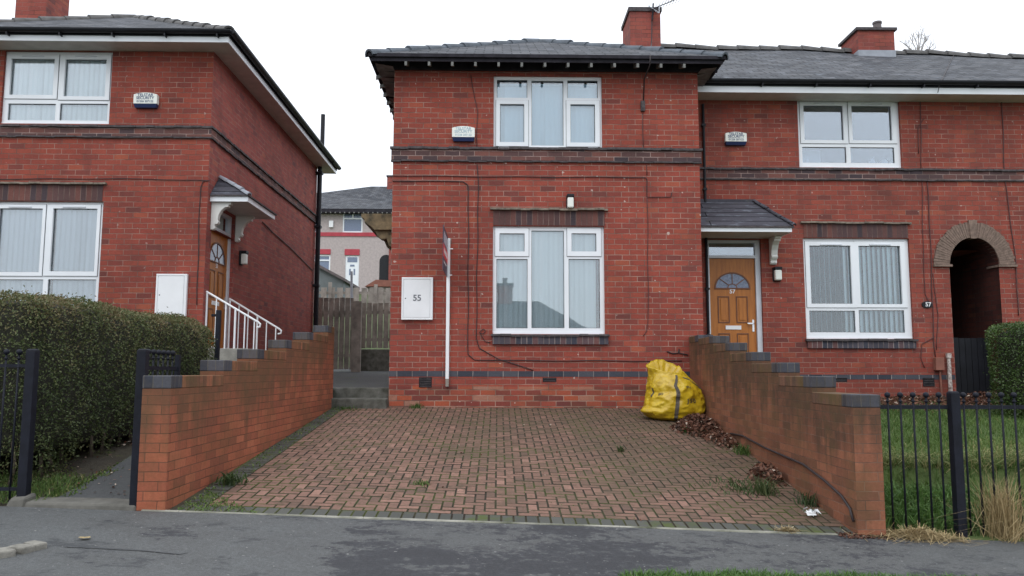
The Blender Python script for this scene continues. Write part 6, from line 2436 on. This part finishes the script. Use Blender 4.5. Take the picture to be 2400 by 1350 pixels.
# bare tree behind the terrace roof
tr = thing('bare_tree', at(2150, 300, 32), 'bare winter tree whose twigs show above the terrace roof', 'tree')
b = MB()
base = at(2155, 300, 32)
base.z = 2.5
forks = []
top = at(2150, 150, 32)
b.tube([base, (base.x, base.y, 6), (top.x, top.y, top.z)], [.22, .16, .09], 8)
b.build('trunk', 'bark', tr, smooth=True)
b = MB()
for (x, y) in ((2108, 95), (2120, 102), (2133, 88), (2140, 78), (2153, 72), (2164, 66), (2170, 88), (2176, 92), (2188, 104), (2182, 78), (2126, 112), (2195, 112)):
    tip = at(x, y, 32)
    mid = top.lerp(tip, .5) + Vector((random.uniform(-.15, .15), 0, .15))
    b.tube([top, mid, tip], [.035, .018, .008], 6)
    for k in range(7):
        a = mid.lerp(tip, random.uniform(.1, 1))
        b.tube([a, a + Vector((random.uniform(-.3, .3), random.uniform(-.2, .2), random.uniform(.12, .5)))], [.009, .004], 4)
b.build('crown', 'twig', tr)

# the house across the street that the ground floor windows mirror
YO = -11.0
OP = thing('opposite_house', (-2, YO - 4, -1), 'slate roofed house across the street mirrored in the ground floor window', 'house')
b = MB()
b.wall('y', YO, -11, 4.2, -1.5, 3.2, [], 0)
b.face([(4.2, YO, -1.5), (-11, YO, -1.5), (-11, YO, 3.2), (4.2, YO, 3.2)])
b.box(-11, 4.2, YO - 7, YO - .02, -1.5, 3.2)
b.build('wall', 'brick_side', OP)
b = MB()
zr_, zee = 5.1, 3.25
c4 = [(-11.4, YO + .4), (4.6, YO + .4), (4.6, YO - 7.4), (-11.4, YO - 7.4)]
A, B_ = (-8, YO - 3.5, zr_), (2.0, YO - 3.5, zr_)
b.face([(*c4[1], zee), (*c4[0], zee), A, B_]); b.face([(*c4[2], zee), (*c4[1], zee), B_]); b.face([(*c4[3], zee), (*c4[2], zee), B_, A]); b.face([(*c4[0], zee), (*c4[3], zee), A])
b.face([(*p, zee - .01) for p in c4])
b.build('roof', 'slate', OP)
chimney(OP, -.1, .7, YO - 4, YO - 3.2, 4.4, 5.9, .05, .1, pots=[(.3, YO - 3.6, .12, .3)])

# ------------------------------------------------------------------ light, sky, camera
w = bpy.data.worlds.new('World')
SC.world = w
w.use_nodes = True
nt = w.node_tree
nt.nodes.clear()
out = nt.nodes.new('ShaderNodeOutputWorld')
bg = nt.nodes.new('ShaderNodeBackground')
sky = nt.nodes.new('ShaderNodeTexSky')
sky.sky_type = 'NISHITA'
sky.sun_disc = False
SUN_EL, SUN_ROT = R(50), R(200)
sky.sun_elevation = SUN_EL
sky.sun_rotation = SUN_ROT
tc = nt.nodes.new('ShaderNodeTexCoord')
sx = nt.nodes.new('ShaderNodeSeparateXYZ')
nt.links.new(tc.outputs['Generated'], sx.inputs[0])
grad = ramp(nt, sx.outputs[2], [(0.0, (8.4, 8.9, 9.7)), (0.35, (10.2, 10.6, 11.3)), (1.0, (14.2, 14.8, 15.6))])
cl = noise(nt, tc.outputs['Generated'], 2.2, 5, .6)
cloud = mixc(nt, 1.0, grad, ramp(nt, cl, [(0.3, 0.93), (0.7, 1.06)]), 'MULTIPLY')
col = mixc(nt, 0.88, sky.outputs[0], cloud)
nt.links.new(col, bg.inputs[0])
bg.inputs[1].default_value = 0.1
nt.links.new(bg.outputs[0], out.inputs[0])

sd = bpy.data.lights.new('Sun', 'SUN')
sd.energy = 0.55
sd.angle = R(35)
sd.color = (1.0, 0.97, 0.93)
so_ = bpy.data.objects.new('Sun', sd)
so_.rotation_euler = (R(40), 0, R(-20))
so_.location = (0, -5, 20)
COL.objects.link(so_)

cam = bpy.data.cameras.new('Camera')
cam.sensor_width = 36
cam.lens = F / 2400 * 36
cam.clip_end = 2000
co = bpy.data.objects.new('Camera', cam)
m = Matrix((CR, CU, -CF)).transposed().to_4x4()
m.translation = Vector((0, 0, CZ))
co.matrix_world = m
COL.objects.link(co)
SC.camera = co
SC.view_settings.view_transform = 'Standard'
SC.view_settings.look = 'None'
SC.view_settings.exposure = 0.5
SC.view_settings.gamma = 1.0
SC.cycles.max_bounces = 6
SC.cycles.transparent_max_bounces = 12
SC.cycles.use_denoising = True
